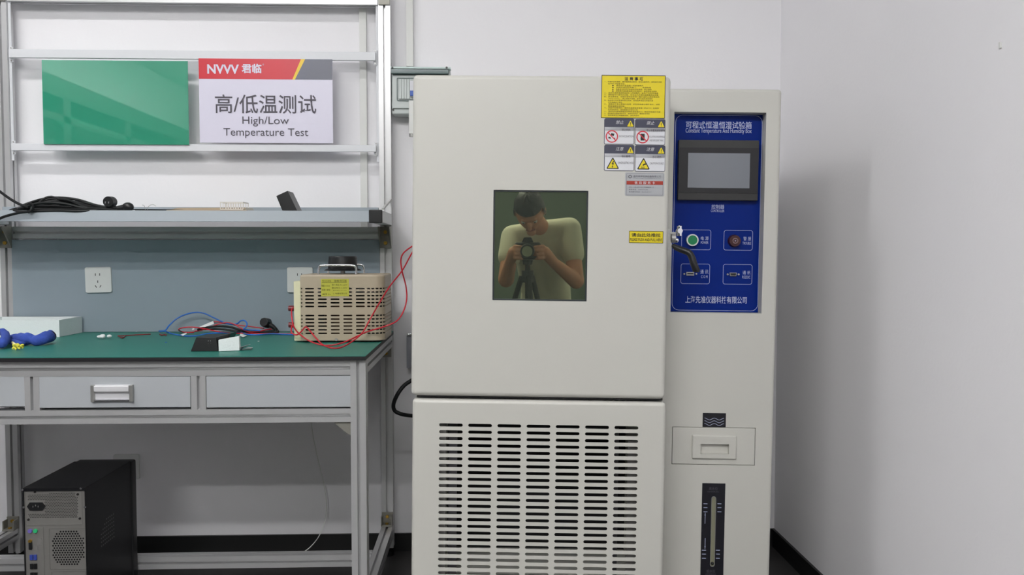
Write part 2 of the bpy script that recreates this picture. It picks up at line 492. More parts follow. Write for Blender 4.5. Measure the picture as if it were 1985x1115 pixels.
panel_text('通 讯', 1357.5, 1373, 523, 531); panel_text('C O M', 1359, 1371.5, 534, 539.3)
panel_text('通 讯', 1439.5, 1454.5, 525, 532.3); panel_text('RS232C', 1439, 1454.3, 534.6, 540)
# touch screen
sx0, sx1, sz0, sz1 = mr(1315, 1470.5, 271.5, 388.5, CYB - .018)
ts = B().box(sx0, sx1, CYB - .018, CYB, sz0, sz1).make('touch_screen', mat('bezel_grey', (46, 46, 46), .5, noise=.05), ch, bevel=.002)
q = mr(1315.5, 1470, 286.5, 374.5, CYB - .019)
B().box(q[0], q[1], CYB - .0192, CYB - .0181, q[2], q[3]).make('bezel_glass', mat('bezel_black', (20, 20, 24), .3, noise=.05), ts, smooth=False)
q = mr(1333.5, 1453.5, 297, 364.5, CYB - .0195)
B().box(q[0], q[1], CYB - .0197, CYB - .0193, q[2], q[3]).make('screen', SCREEN, ts, smooth=False)
# power button
c = ml(1342.5, 465.5, CYB - .01); 
pbt = B().ring((c.x, CYB - .012, c.z), (c.x, CYB, c.z), .0155, .0125).make('power_button', PLASTW, ch)
B().cyl((c.x, CYB - .0105, c.z), (c.x, CYB, c.z), .0124, n=28).make('button_cap', mat('button_green', (10, 128, 78), .35, noise=.04), pbt)
c = ml(1424.5, 467, CYB - .01)
al = B().cyl((c.x, CYB - .014, c.z), (c.x, CYB, c.z), .0145, .0165, n=28).make('alarm_buzzer', mat('dark_red_cap', (62, 22, 24), .4, noise=.1), ch)
B().ring((c.x, CYB - .016, c.z), (c.x, CYB - .0138, c.z), .0075, .0050).make('buzzer_ring', mat('buzzer_ring_grey', (120, 96, 98), .4, noise=.05), al)
B().cyl((c.x, CYB - .016, c.z), (c.x, CYB - .0138, c.z), .0022, n=12).make('buzzer_core', mat('buzzer_core_grey', (140, 130, 150), .4, noise=.05), al)
# ports
c = ml(1420.5, 532, CYB)
dp = B().slab([(c.x - .0095, c.z + .0045), (c.x + .0095, c.z + .0045), (c.x + .0078, c.z - .0042), (c.x - .0078, c.z - .0042)], CYB - .005, CYB).make('serial_port', STEEL, ch)
B().slab([(c.x - .0078, c.z + .0033), (c.x + .0078, c.z + .0033), (c.x + .0064, c.z - .003), (c.x - .0064, c.z - .003)], CYB - .0055, CYB - .0045).make('port_insert', BLACK, dp)
for px in (1410.3, 1431.5):
    s_ = ml(px, 532, CYB); bolt(ch, (s_.x, CYB, s_.z), .0026, STEEL, 'port_screw', h=.003)
q = mr(1330, 1345, 527.5, 534.5, CYB)
up = B().box(q[0], q[1], CYB - .005, CYB, q[2], q[3]).make('usb_port', STEEL, ch, bevel=.0006)
B().box(q[0] + .002, q[1] - .002, CYB - .0055, CYB - .004, q[2] + .004, q[3] - .002).make('port_insert', BLACK, up, smooth=False)
for px in (1326.3, 1349.5):
    s_ = ml(px, 531, CYB); bolt(ch, (s_.x, CYB, s_.z), .0026, STEEL, 'port_screw', h=.003)
# latch on the door edge
q = mr(1297.5, 1304, 443, 484.5, .0)
lt = B().box(dx1 - .001, dx1 + .0055, .010, .034, q[2], q[3]).make('latch', STEEL, ch, bevel=.001, label='chrome door latch')
B().box(dx1 + .0052, dx1 + .022, .016, .028, q[3] - .014, q[3] - .008).make('latch_arm', STEEL, lt, bevel=.001)
cc = ml(1316.5, 448, .02)
B().cyl((cc.x, .006, cc.z), (cc.x, .034, cc.z), .0062, n=20).make('latch_roller', CHROME, lt)
B().box(cc.x - .004, cc.x + .0045, .008, .030, cc.z - .013, cc.z + .013).make('latch_arm', CHROME, lt, bevel=.002)
cc = ml(1311, 466, .02)
B().ball((cc.x, .012, cc.z), .005, .006, .006).make('latch_pin', CHROME, lt)
cc = ml(1306, 462, .02)
B().cyl((cc.x - .006, .02, cc.z), (cc.x + .004, .02, cc.z), .011, n=20).make('latch_hub', STEEL, lt)
pts = [ml(*p) for p in ((1305, 476, .012), (1311, 480, .002), (1323, 485, -.012), (1335, 490, -.018), (1341, 499, -.02), (1345, 512, -.022), (1350, 525, -.022), (1350.5, 528, -.022))]
B().tube(pts, [.005, .0072, .0075, .0078, .0082, .0086, .0086, .004], n=14, sub=6).make('latch_lever', BLACK, lt, label='bent black door lever')
# water tray drawer
tr = B().box(tx0 + .0012, tx1 - .0012, CYF - .0005, CYF + .03, tz0 + .0012, tz1 - .0012).make('water_drawer', CREAM, ch, bevel=.0015)
B().box(tx0 + .0001, tx1 - .0001, CYF + .010, CYF + .049, tz0 + .0001, tz1 - .0001).make('drawer_slot', DARKSEAM, ch, smooth=False)
hx0, hx1, hz0, hz1 = mr(1341, 1427, 843, 889.5, CYF)
rcx0, rcx1, rcz0, rcz1 = mr(1357, 1412, 860, 879.5, CYF)
hp = B().box(hx0, hx1, CYF - .007, CYF + .014, hz0, hz1).make('drawer_handle', CREAM, tr, bevel=.004, seg=3)
boolean(hp, B().box(rcx0, rcx1, CYF - .03, CYF + .03, rcz0, rcz1).make('cut', None, ch, smooth=False))
boolean(tr, B().box(rcx0 - .004, rcx1 + .004, CYF - .03, CYF + .02, rcz0 - .004, rcz1 + .004).make('cut', None, ch, smooth=False))
B().box(rcx0 - .003, rcx1 + .003, CYF + .006, CYF + .0095, rcz0 - .003, rcz1 + .003).make('handle_recess', CREAM, tr, smooth=False)
# wave sticker
q = mr(1362, 1407, 801, 828, CYF)
B().box(q[0], q[1], CYF - .0006, CYF, q[2], q[3]).make('wave_sticker', mat('near_black_print', (22, 22, 30), .35, noise=.05), ch, smooth=False)
b = B()
for k in range(3):
    zc = q[3] - .0155 - k * .0072; W = (q[1] - q[0]) * .84
    pts = [((q[0] + q[1]) / 2 - W / 2 + W * i / 24, CYF - .0009, zc + .0026 * math.cos(4 * math.pi * i / 24 + 0)) for i in range(25)]
    b.tube(pts, .0006, n=5, sub=1)
b.make('printed_waves', PRINTW, ch)
# water level gauge
q = (gax0, gax1, gaz0, gaz1)
GB = mat('near_black_print', (22, 22, 30), .35)
B().box(q[0], q[1], CYF - .0015, CYF + .0, q[2], q[3]).make('water_gauge', GB, ch, smooth=False, label='black water level gauge strip')
zt = ml(1380, 962, CYF).z; zb = ml(1378, 1098, CYF).z; gxc = ggx + .0002
b = B(); frame_ring(b, gxc - .0062, gxc + .0062, zb, zt, .0061, .0012, CYF - .004, CYF - .0012, 6); b.make('gauge_rim', STEEL, ch)
B().slab(rrect(gxc - .005, gxc + .005, zb + .0012, zt - .0012, .0049), CYF - .0025, CYF - .0014).make('gauge_tube', mat('gauge_fluid', (132, 132, 112), .2, noise=.05), ch)
B().ball((gxc, CYF - .003, zb + .009), .0042).make('gauge_float', BLACK, ch)
def tick(px0, px1, py):
    a_ = mr(px0, px1, py - .5, py + .5, CYF); B().box(a_[0], a_[1], CYF - .0021, CYF - .0014, a_[2], a_[3]).make('gauge_mark', PRINTW, ch, smooth=False)
for (px0, px1) in ((1363.5, 1371), (1390.5, 1398)):
    for py in (976.5, 984, 992): tick(px0, px1, py)
for (px0, px1) in ((1360.5, 1368), (1387.5, 1395)):
    for py in (1066.5, 1074, 1082): tick(px0, px1, py)
for py0, py1, tip in ((994, 1015, 994), (1043, 1064, 1064)):
    b = B(); a_ = mr(1366, 1366.9, py0, py1, CYF); b.box(a_[0], a_[1], CYF - .0021, CYF - .0014, a_[2], a_[3])
    zt_ = ml(1366, tip, CYF).z; xm = (a_[0] + a_[1]) / 2; sg = 1 if tip == 994 else -1
    b.slab([(xm - .0014, zt_ - sg * .007), (xm + .0014, zt_ - sg * .007), (xm, zt_)], CYF - .0021, CYF - .0014)
    b.make('gauge_arrow', PRINTW, ch, smooth=False)
q = mr(1374, 1391, 944, 950, CYF); text(ch, '高水位', *q, CYF - .002, PRINTG)
q = mr(1371, 1393, 951.5, 954.5, CYF); text(ch, 'HIGH WATER LEVEL', *q, CYF - .002, PRINTG)
q = mr(1369, 1386, 1104, 1110, CYF); text(ch, '低水位', *q, CYF - .002, PRINTG)
q = mr(1367, 1388, 1111.5, 1114.5, CYF); text(ch, 'LOW WATER LEVEL', *q, CYF - .002, PRINTG)

# ---- stickers on the door
def sticker(name, l, r, t, bt, m, rad=0, y=-.0006):
    q = mr(l, r, t, bt); b = B()
    if rad: b.slab(rrect(*q, rad), y, 0)
    else: b.box(q[0], q[1], y, 0, q[2], q[3])
    return b.make(name, m, ch, smooth=False), q
def st_text(par, s, l, r, t, bt, m, y=-.0012, **k):
    q = mr(l, r, t, bt); return text(par, s, *q, y, m, **k)
def st_box(par, l, r, t, bt, m, y=-.0009, name='print_block', rad=0):
    q = mr(l, r, t, bt); b = B()
    if rad: b.slab(rrect(*q, rad), y, -.0003)
    else: b.box(q[0], q[1], y, -.0003, q[2], q[3])
    return b.make(name, m, par, smooth=False)
st, q = sticker('notice_sticker', 1165.5, 1289.5, 146, 229.5, YELLOW)
b = B(); frame_ring(b, *q, .0008, .0014, -.001, -.0003, 1); b.make('printed_border', PRINTK, st, smooth=False)
st_text(st, '注 意 事 项', 1210.5, 1247, 149.5, 156.5, PRINTK, bold=.02)
rows = ['一、在操作此机器前，请仔细阅读说明书，非专业操作员，请勿操作本机',
        '　　在开机下检查水位。', '　　　●　请设定好温湿度一切就绪再开', '　　　●　试验中请勿打开箱门，　　高温危险', '　　　●　设备若长时间不用请关闭总电源，防止漏电',
        '　　　●　试验室内请放置温度计及湿度计，请定期清洁保养',
        '二、请勿将易燃易爆物品放入试验箱内，以免产生危险事故', '三、请配备专人操作此设备，非专业人员请勿随意更改设定值', '四、请注意安全，试验时请勿将手伸入箱内以防止烫伤或冻伤',
        '　　（-40℃~150℃），禁止使用汽油等，以免引起火灾及爆炸', '五、非经本公司同意请勿自行拆装，否则后果请自行承担负责',
        '　　不负责保修之责任。', '六、请使用干净之蒸馏水加湿，切勿用自来水或矿泉水，以防', '　　管道堵塞影响性能。', '七、试验中如需停机，请先将温度恢复常温（约25℃）后再停',
        '　　在试验结束后，请清理箱内异物及水渍。', '八、请勿在机器周围堆放杂物及遮挡通风口，保持环境通风干燥', '九、请定期检查漏电保护开关，保持接地良好，确保安全使用', '十、请定期清洗冷凝器散热网，请勿用湿布']
yy = 158.4
ends = [1283, 1212, 1247, 1262, 1263, 1273, 1276, 1276, 1278, 1265, 1266, 1207, 1279, 1212, 1277, 1237, 1280, 1259, 1239]
for i, s_ in enumerate(rows):
    l = 1171 if not s_.startswith('　') else (1186.5 if s_.startswith('　　　') else 1178.5)
    t_ = yy + i * 3.62
    st_text(st, s_.strip('　'), l, ends[i], t_ - .9, t_ + 2.0, PRINTK, res=1)
def tri(par, l, r, t, bt, m, y0, y1=-.0003, name='warning_triangle', rr=.12):
    q = mr(l, r, t, bt); W = q[1] - q[0]; xm = (q[0] + q[1]) / 2; h = q[3] - q[2]
    c3 = [(q[0], q[2]), (q[1], q[2]), (xm, q[3])]; P = []
    for i in range(3):
        p = Vector(c3[i]); a = Vector(c3[i - 1]); n = Vector(c3[(i + 1) % 3])
        for tt in (1, .5, 0): 
            pa = p.lerp(a, rr); pn = p.lerp(n, rr); P.append(tuple(pa * tt * tt + p * 2 * tt * (1 - tt) + pn * (1 - tt) ** 2))
    return B().slab(P, y0, y1).make(name, m, par, smooth=False)
W4 = [(1171, 1229.3, 229.7, 280.3, '禁止', '禁止倾斜', ['NO INCLINATION'], 0),
      (1230.6, 1289.5, 231, 281.6, '禁止', '禁止放置易燃易爆物', ['NO LAYING INFLAMMABLE', 'AND EXPLOSIVE THING'], 1),
      (1171, 1229.3, 280.9, 331.6, '注意', '当心触电', ['DANGER ELECTRIC SHOCK'], 2),
      (1230.6, 1289.5, 282, 333, '注意', '当心烫伤', ['CAUTION SCALD'], 3)]
for (l, r, t, bt, h1, h2, en, kind) in W4:
    st, q = sticker('warning_sticker', l, r, t, bt, STNAVY, .004)
    st_box(st, l + 1, r - 1, t + 17, bt - 1.2, STWHITE, name='print_field', y=-.0008, rad=.0025)
    st_box(st, l + 1, r - 1, t + 17, t + 24, STWHITE, name='print_field', y=-.0008)
    st_text(st, h1, l + 22.5, l + 38, t + 4, t + 11, STWHITE, shear=.25)
    tri(st, l + 44.5, l + 57.5, t + 3.5, t + 15.8, YELLOW, -.0009)
    st_box(st, l + 50.4, l + 51.7, t + 7.5, t + 12, PRINTK, y=-.0011); st_box(st, l + 50.4, l + 51.7, t + 12.9, t + 14, PRINTK, y=-.0011)
    if kind == 1: st_text(st, h2, l + 22.5, r - 1, t + 20, t + 24.6, PRINTG)
    else: st_text(st, h2, l + 34, l + 51, t + 20, t + 24.6, PRINTG)
    if kind == 1:
        st_text(st, en[0], l + 27, r - 1.3, t + 32.2, t + 36, PRINTG); st_text(st, en[1], l + 28.5, r - 3.5, t + 39.5, t + 43.3, PRINTG)
    else:
        st_text(st, en[0], l + (29 if kind != 2 else 27), r - (1.5 if kind != 3 else 3), t + 32.8, t + 36.8, PRINTG)
    if kind < 2:
        c = ml(l + 15, t + 35); b = B(); b.ring((c.x, -.0013, c.z), (c.x, -.0005, c.z), .0150, .0124)
        a_ = math.radians(-45)
        Mr = Matrix.Translation((c.x, 0, c.z)) @ Matrix.Rotation(math.radians(45), 4, 'Y')
        b.box(-.013, .013, -.0013, -.0005, -.0012, .0012, M=Mr); b.make('prohibition_sign', RED, st, smooth=False)
        b = B()
        if kind == 1:
            b.box(c.x - .0048, c.x + .0048, -.0011, -.0004, c.z - .0082, c.z + .0082)
            b.box(c.x - .0054, c.x + .0054, -.00115, -.0004, c.z - .0032, c.z - .0022); b.box(c.x - .0054, c.x + .0054, -.00115, -.0004, c.z + .0026, c.z + .0036)
        else:
            b.slab([(c.x - .0015, c.z + .008), (c.x + .0062, c.z + .0065), (c.x + .0045, c.z + .001), (c.x - .0028, c.z + .003)], -.0011, -.0004)
            b.slab([(c.x - .009, c.z - .0042), (c.x - .0015, c.z - .0058), (c.x - .0035, c.z - .0016), (c.x - .0075, c.z - .0006)], -.0011, -.0004)
            b.box(c.x + .004, c.x + .008, -.0011, -.0004, c.z - .005, c.z - .003)
        b.make('pictogram', PRINTK, st, smooth=False)
    else:
        tri(st, l + 4, l + 29.5, t + 23.5, t + 46.8, PRINTK, -.0009, rr=.1)
        tri(st, l + 7, l + 26.5, t + 27.2, t + 45, YELLOW, -.0011, rr=.08)
        c = ml(l + 16.8, t + 38); b = B()
        if kind == 2:
            b.slab([(c.x + .0014, c.z + .0085), (c.x - .0032, c.z + .0008), (c.x - .0002, c.z + .0012), (c.x - .0018, c.z - .0052), (c.x + .0030, c.z + .0026), (c.x + .0004, c.z + .0024), (c.x + .0030, c.z + .0078)], -.0013, -.0004)
            b.slab([(c.x - .0024, c.z - .004), (c.x - .0016, c.z - .0088), (c.x + .0012, c.z - .0044)], -.0013, -.0004)
        else:
            b.slab([(c.x - .003, c.z - .001), (c.x + .001, c.z - .0018), (c.x + .0018, c.z), (c.x + .0066, c.z + .001), (c.x + .0056, c.z + .0042), (c.x, c.z + .0026)], -.0013, -.0004)
            b.box(c.x - .0062, c.x + .0030, -.0013, -.0004, c.z - .0078, c.z - .0066)
            for k in range(4): b.box(c.x - .0052 + k * .0022, c.x - .0044 + k * .0022, -.0013, -.0004, c.z - .0062, c.z - .0034)
        b.make('pictogram', PRINTK, st, smooth=False)
# service card sticker (its square code is left blank)
st, q = sticker('service_sticker', 1211.5, 1287.5, 334.5, 380, SILVER, .003)
b = B(); q2 = mr(1214.2, 1285.2, 336.6, 378.4); frame_ring(b, *q2, .0012, .0004, -.001, -.0004, 2); b.make('printed_border', PRINTG, st, smooth=False)
st_text(st, '温州鸿宇检测设备有限公司', 1227.5, 1281, 340, 344, PRINTG)
st_text(st, 'Wenzhou Hongyu Testing Equipment Co., Ltd', 1227.5, 1280, 345.3, 346.8, PRINTG, res=1)
c = ml(1221.3, 342.5); B().ring((c.x, -.0011, c.z), (c.x, -.0004, c.z), .0040, .0026).make('printed_emblem', PRINTG, st)
st_box(st, 1214.5, 1285, 351, 358.2, MAROON)
st_text(st, '售 后 服 务 卡', 1230, 1269.5, 352, 357.4, STWHITE)
st_text(st, '地址：上海市松江区九亭镇高新路12号', 1219, 1267.5, 361.8, 364.2, PRINTG, res=1)
st_text(st, '联系电话：15000776680', 1219, 1256, 366.4, 368.8, PRINTG, res=1)
st_text(st, '售后服务电话：18601681111', 1219, 1262, 371, 373.4, PRINTG, res=1)
# push label
st, q = sticker('push_sticker', 1219.3, 1285.5, 448, 471.3, YELLOW)
b = B(); frame_ring(b, *q, .0008, .0011, -.001, -.0003, 1); b.make('printed_border', PRINTK, st, smooth=False)
st_text(st, '请由此处推拉', 1224, 1280.5, 452, 459.5, PRINTK, bold=.015)
st_text(st, 'PLEASE PUSH AND PULL HERE', 1221.5, 1283, 462.2, 467.6, PRINTK, bold=.012)
# feet
for (x, y) in ((lx0 + .06, .08), (cx1 - .06, CYF + .08), (lx0 + .06, .72), (cx1 - .06, .72)):
    tilt = MX @ Vector((x, y, 0)); 
    ft = B().cyl((x, y, .012 - (MX @ Vector((x, y, .012))).z + .002), (x, y, .092), .022, .018, 20)
    ft.make('foot', BLACKR, ch)

# ------------------------------------------------------------------ workbench
wbn = thing('workbench', 'aluminium-framed workbench with green top, drawers, grey back panel and shelf rack', 'workbench')
XR = -.306; XL = -1.616; YF = 2.165; HT = .784
tt = B().box(XL - .004, XR + .002, 2.152, 2.83, HT - .0118, HT - .0016).make('tabletop', BLACKEDGE, wbn, bevel=.0006, label='black-edged worktop board')
B().box(XL - .004, XR + .002, 2.152, 2.83, HT - .0016, HT).make('table_mat', GREENTOP, tt, smooth=False, label='dark green worktop surface')
ZU = HT - .0118
for x in (XR - .02, XL + .02):
    profile(2, .03, ZU - .0005, x, YF + .02, parent=wbn, name='frame_post')
    B().cyl((x, YF + .02, 0), (x, YF + .02, .012), .022, n=20).make('foot', BLACKR, wbn)
    B().cyl((x, YF + .02, .0121), (x, YF + .02, .0299), .005, n=12).make('foot_stud', STEEL, wbn)
YP = 2.83
for x in (XR - .0225, XL + .0225):
    profile(2, .03, 1.945, x, YP + .02, parent=wbn, name='frame_post')
    B().cyl((x, YP + .02, 0), (x, YP + .02, .012), .020, n=20).make('foot', BLACKR, wbn)
    B().cyl((x, YP + .02, .0121), (x, YP + .02, .0299), .005, n=12).make('foot_stud', CHROME, wbn)
xa, xb = XL + .0405, XR - .0405
profile(0, xa, xb, YF + .021, .751, s=.038, parent=wbn)
profile(0, xa, xb, YF + .021, .6255, s=.036, parent=wbn)
for x in (XR - .02, XL + .02):
    profile(1, YF + .0405, YP - .0005, x, .751, s=.038, parent=wbn)
    profile(1, YF + .0405, YP - .0005, x, .097, s=.038, parent=wbn)
profile(0, xa, xb, 2.56, .097, s=.038, parent=wbn)
# drawer dividers
for x in ((at(369, 760, YF).x + at(399, 760, YF).x) / 2, (at(47, 760, YF).x + at(75, 760, YF).x) / 2):
    profile(2, .6437, .7318, x, YF + .021, s=.038, parent=wbn, name='divider_post')
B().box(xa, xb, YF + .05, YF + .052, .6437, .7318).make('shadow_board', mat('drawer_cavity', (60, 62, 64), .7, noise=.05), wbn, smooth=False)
GRIP = mat('bright_grip', (232, 232, 235), .35, metal=.3, noise=.01)
def drawer(l, r, t, bt, tilt, handle):
    a = at((l + r) / 2, bt, YF); x0 = at(l, 760, YF).x; x1 = at(r, 760, YF).x; z0 = a.z; z1 = at((l + r) / 2, t, YF).z
    Mt = Matrix.Translation(((x0 + x1) / 2, 0, (z0 + z1) / 2)) @ Matrix.Rotation(tilt, 4, 'Y') @ Matrix.Translation((-(x0 + x1) / 2, 0, -(z0 + z1) / 2))
    d = B().box(x0, x1, YF + .002, YF + .012, z0, z1, M=Mt); d.box(x0 + .008, x1 - .008, YF + .012, YF + .049, z0 + .006, z1 - .006, M=Mt)
    d = d.make('drawer', DRAWER, wbn, bevel=.0008)
    if handle:
        hx0, hx1 = at(178, 762, YF).x, at(259.5, 762, YF).x; hz1, hz0 = at(218, 746, YF).z, at(218, 778.5, YF).z
        bb = B(); bb.box(hx0 + .006, hx1 - .006, YF - .0005, YF + .002, hz0, hz1); bb.make('handle_plate', GRIP, d, bevel=.0005)
        bb = B()
        for s_, xx in ((1, hx0), (-1, hx1 - .009)):
            bb.slab([(xx, hz0), (xx + .009, hz0), (xx + .009, hz1), (xx, hz1)], YF - .009, YF + .002)
        bb.make('handle_bracket', STEEL, d, bevel=.0015, label='grey end bracket')
        bb = B(); bb.box(hx0 + .0092, hx1 - .0092, YF - .011, YF - .004, hz1 - .0175, hz1 - .001); bb.make('handle_bar', GRIP, d, bevel=.0025, seg=3, label='bright chrome grip bar')
        bb = B(); bb.box(hx0 + .0092, hx1 - .0092, YF - .007, YF - .0006, hz0 + .001, hz0 + .006); bb.make('handle_bar', CHROME, d, bevel=.0015, seg=2)
    return d
drawer(75.5, 368.5, 730.5, 790.5, .003, True)
drawer(399.5, 679.5, 729.5, 790, .002, False)
drawer(-235, 46.5, 731, 789.5, .0, False)
# gusset under apron
g = at(655, 819, YF + .02); 
B().slab([(xb - .043, .6068), (xb, .6068), (xb, .572), (xb - .006, .572), (xb - .043, .602)], YF + .01, YF + .033).make('corner_bracket', BRACKET, wbn, bevel=.001)
# back panel + rail behind shelf
PZ1 = at(300, 465, 2.805).z
B().box(XL + .041, XR - .043, 2.828, 2.836, HT + .0005, PZ1).make('back_panel', PANEL, wbn, bevel=.0005, label='blue-grey back panel carrying the sockets')
profile(0, XL + .0455, XR - .0455, YP + .02, PZ1 + .024, s=.04, parent=wbn)
profile(0, XL + .0455, XR - .0455, YP + .02, at(400, 5.5, 2.83).z + .02, s=.04, parent=wbn)
# shelf
SZ0 = at(600, 430, 2.57).z; SZ1 = at(600, 408.5, 2.57).z
ax1 = XR - .002; ax0 = ax1 - .040
sh = B()
sh.hexa([(XL + .035, 2.562, SZ0), (ax0, 2.562, SZ0), (ax0, 2.574, SZ1), (XL + .035, 2.574, SZ1),
         (XL + .035, 2.580, SZ0), (ax0, 2.580, SZ0), (ax0, 2.580, SZ1), (XL + .035, 2.580, SZ1)])
sh.box(XL + .035, ax0, 2.5801, 2.80, SZ1 - .008, SZ1 - .001)
sh = sh.make('shelf', SHELF, wbn, smooth=False, label='pale blue-grey sheet shelf with folded front lip')
B().box(XL + .035, ax0, 2.79, 2.812, SZ1 - .0005, SZ1 + .022).make('shelf_lip', SHELF, wbn, bevel=.001)
for s_, (x0, x1) in enumerate(((ax0, ax1), (XL + .0, XL + .04 - .005))):
    B().box(x0 + .0005, x1, 2.572, 2.829, SZ0 - .002, SZ1 + .002).make('shelf_arm', WHITEM, wbn, bevel=.002)
    B().box(x0 - .0005, x1 + .0005, 2.560, 2.5718, SZ0 - .004, SZ1 + .003).make('end_cap', BLACK, wbn, bevel=.003, seg=3)
B().hexa([(ax1 - .006, 2.60, SZ1 + .004), (ax1 + .0, 2.60, SZ1 + .004), (ax1, 2.60, SZ1 + .009), (ax1 - .006, 2.60, SZ1 + .009),
          (ax1 - .006, 2.828, SZ1 + .044), (ax1, 2.828, SZ1 + .044), (ax1, 2.828, SZ1 + .053), (ax1 - .006, 2.828, SZ1 + .053)]).make('shelf_brace', STEEL, wbn)
# brackets under the shelf on the posts
for sgn, xc in ((1, XR - .0225), (-1, XL + .0225)):
    zt_, zb_ = at(745, 440, 2.82).z, at(745, 481, 2.82).z
    br = B(); br.box(xc - .020, xc + .020, 2.8235, 2.8295, zb_, zt_)
    br.prism([(2.8235, zb_ + .004), (2.8235, zt_), (2.775, zt_), (2.775, zt_ - .006)], (lambda u, v: (xc - .020, u, v)), (lambda u, v: (xc - .016, u, v)))
    br.prism([(2.8235, zb_ + .004), (2.8235, zt_), (2.775, zt_), (2.775, zt_ - .006)], (lambda u, v: (xc + .016, u, v)), (lambda u, v: (xc + .020, u, v)))
    br = br.make('corner_bracket', BRACKET, wbn, bevel=.0008)
    for zz in (zb_ + .017, zb_ + .054): bolt(br, (xc, 2.8235, zz), .0065)
# bracket at the foot, and at the top of the posts, and under the table
for xc in (XR - .0225, XL + .0225):
    br = B(); br.box(xc - .019, xc + .019, 2.795, 2.8295, .1165, .122); br.box(xc - .019, xc + .019, 2.824, 2.8295, .122, .157)
    br.box(xc - .019, xc - .015, 2.797, 2.824, .122, .150); br.box(xc + .015, xc + .019, 2.797, 2.824, .122, .150)
    br = br.make('corner_bracket', BRACKET, wbn, bevel=.0006)
    bolt(br, (xc, 2.824, .143), .006)
    bolt(br, (xc, 2.808, .122), .006, d=(0, 0, 1))
    br = B().box(xc - .019, xc + .019, 2.8235, 2.8295, at(745, 8.5, 2.82).z, 1.94).make('corner_bracket', BRACKET, wbn, bevel=.0015); bolt(br, (xc, 2.8235, 1.915), .0065)
    br = B(); br.box(xc - .017, xc + .017, 2.8235, 2.8295, .695, .7315); br.box(xc - .017, xc + .017, 2.79, 2.8235, .726, .7315)
    br = br.make('corner_bracket', BRACKET, wbn, bevel=.0008); bolt(br, (xc, 2.8235, .708), .006)
# display bars between the posts
def hbar(t, bt):
    x0, x1 = XL + .052, XR - .052; z1 = at(400, t, 2.82).z; z0 = at(400, bt, 2.82).z
    o = B(); o.box(x0, x1, 2.820, 2.832, z0, z1); o = o.make('display_bar', WHITEM, wbn, bevel=.0012)
    for x in (x0 + .002, x1 - .002):
        B().box(x - .006, x + .006, 2.8325, 2.836, z0 - .012, z1 + .010).make('bar_clip', WHITEM, o, bevel=.001)
        for zz in (z0 - .008, z1 + .006): bolt(o, (x, 2.8325, zz), .0024, STEEL, 'clip_screw', h=.002)
    return z0, z1
ub = hbar(98, 114.5); lb = hbar(279.5, 293)
for x in (XL + .0475, XR - .0475):
    B().box(x - .0045, x + .0045, 2.838, 2.842, 1.36, 1.90).make('slotted_strip', WHITEM, wbn, bevel=.0006)
# sockets on the panel
def socket(parent, x, y, z, s=.086, rot=0, name='wall_socket'):
    h = s / 2; Mt = Matrix.Rotation(rot, 4, 'Y')
    o = B().slab([tuple(Mt @ Vector((u, 0, v)))[::2] for u, v in rrect(-h, h, -h, h, .006)], -.009, 0).make(name, SOCKET, parent, bevel=.0015, loc=(x, y, z))
    b = B()
    for (u, v, a) in ((-.008, .018, 0), (.006, .018, 0), (-.001, -.006, 0), (-.008, -.022, -30), (.007, -.022, 30)):
        Mh = Mt @ Matrix.Translation((u, -.0092, v)) @ Matrix.Rotation(math.radians(a), 4, 'Y')
        b.box(-.0011, .0011, -.0002, .0006, -.0042, .0042, M=Mh)
    b.make('pin_hole', BLACK, o, smooth=False)
    return o
p = at(192.5, 542.5, 2.828); socket(wbn, p.x, 2.8278, p.z, rot=-.02)
p = at(582.5, 542.5, 2.828); socket(wbn, p.x, 2.8278, p.z)

# ------------------------------------------------------------------ things on the display bars
def flat(px, py, Y): q = at(px, py, Y); return q.x, q.z
YS = 2.817
x0, z1 = flat(81.5, 116.5, YS); x1, z0 = flat(367, 281, YS)
g = B().box(x0, x1, YS - .003, YS, z0, z1).make('green_sheet', GREENSH, None, bevel=.0004)
tag(g, 'glossy plain green acrylic sheet between the two white bars', 'board')
sg = thing('sign_board', 'white sign with red header reading High/Low Temperature Test, between white bars', 'sign')
x0, z1 = flat(385.5, 113.5, YS); x1, z0 = flat(646, 278, YS)
B().box(x0, x1, YS - .003, YS, z0, z1).make('board', SIGNW, sg, bevel=.0004)
zr = flat(500, 154, YS)[1]
fx = lambda p: flat(p, 130, YS)[0]
B().slab([(x0, z1), (x0, zr), (fx(567), zr), (fx(584), z1)], YS - .0036, YS - .0031).make('red_header', SIGNR, sg, smooth=False)
B().slab([(fx(584), z1), (fx(567), zr), (fx(572), zr), (fx(592), z1)], YS - .0036, YS - .0031).make('yellow_stripe', SIGNY, sg, smooth=False)
B().slab([(fx(592), z1), (fx(572), zr), (x1, zr), (x1, z1)], YS - .0036, YS - .0031).make('grey_header', SIGNG, sg, smooth=False)
def sgt(s_, l, r, t, bt, m, **k):
    a = at(l, (t + bt) / 2, YS); c = at(r, (t + bt) / 2, YS); text(sg, s_, a.x, c.x, at((l + r) / 2, bt, YS).z, at((l + r) / 2, t, YS).z, YS - .0042, m, **k)
sgt('NVVV', 402.5, 464, 125.5, 143.5, SIGNW, bold=.03, res=4)
sgt('君临', 469, 507.5, 124, 142.5, SIGNW, bold=.03, res=4)
sgt('®', 509.3, 512.5, 124, 127.5, SIGNW)
sgt('高/低温测试', 417.5, 613.5, 184, 220.5, PRINTG, res=4, bold=.006)
sgt('High/Low', 470.5, 560.5, 226.3, 245.5, PRINTG, res=4)
sgt('Temperature Test', 434, 598, 249, 268.5, PRINTG, res=4)

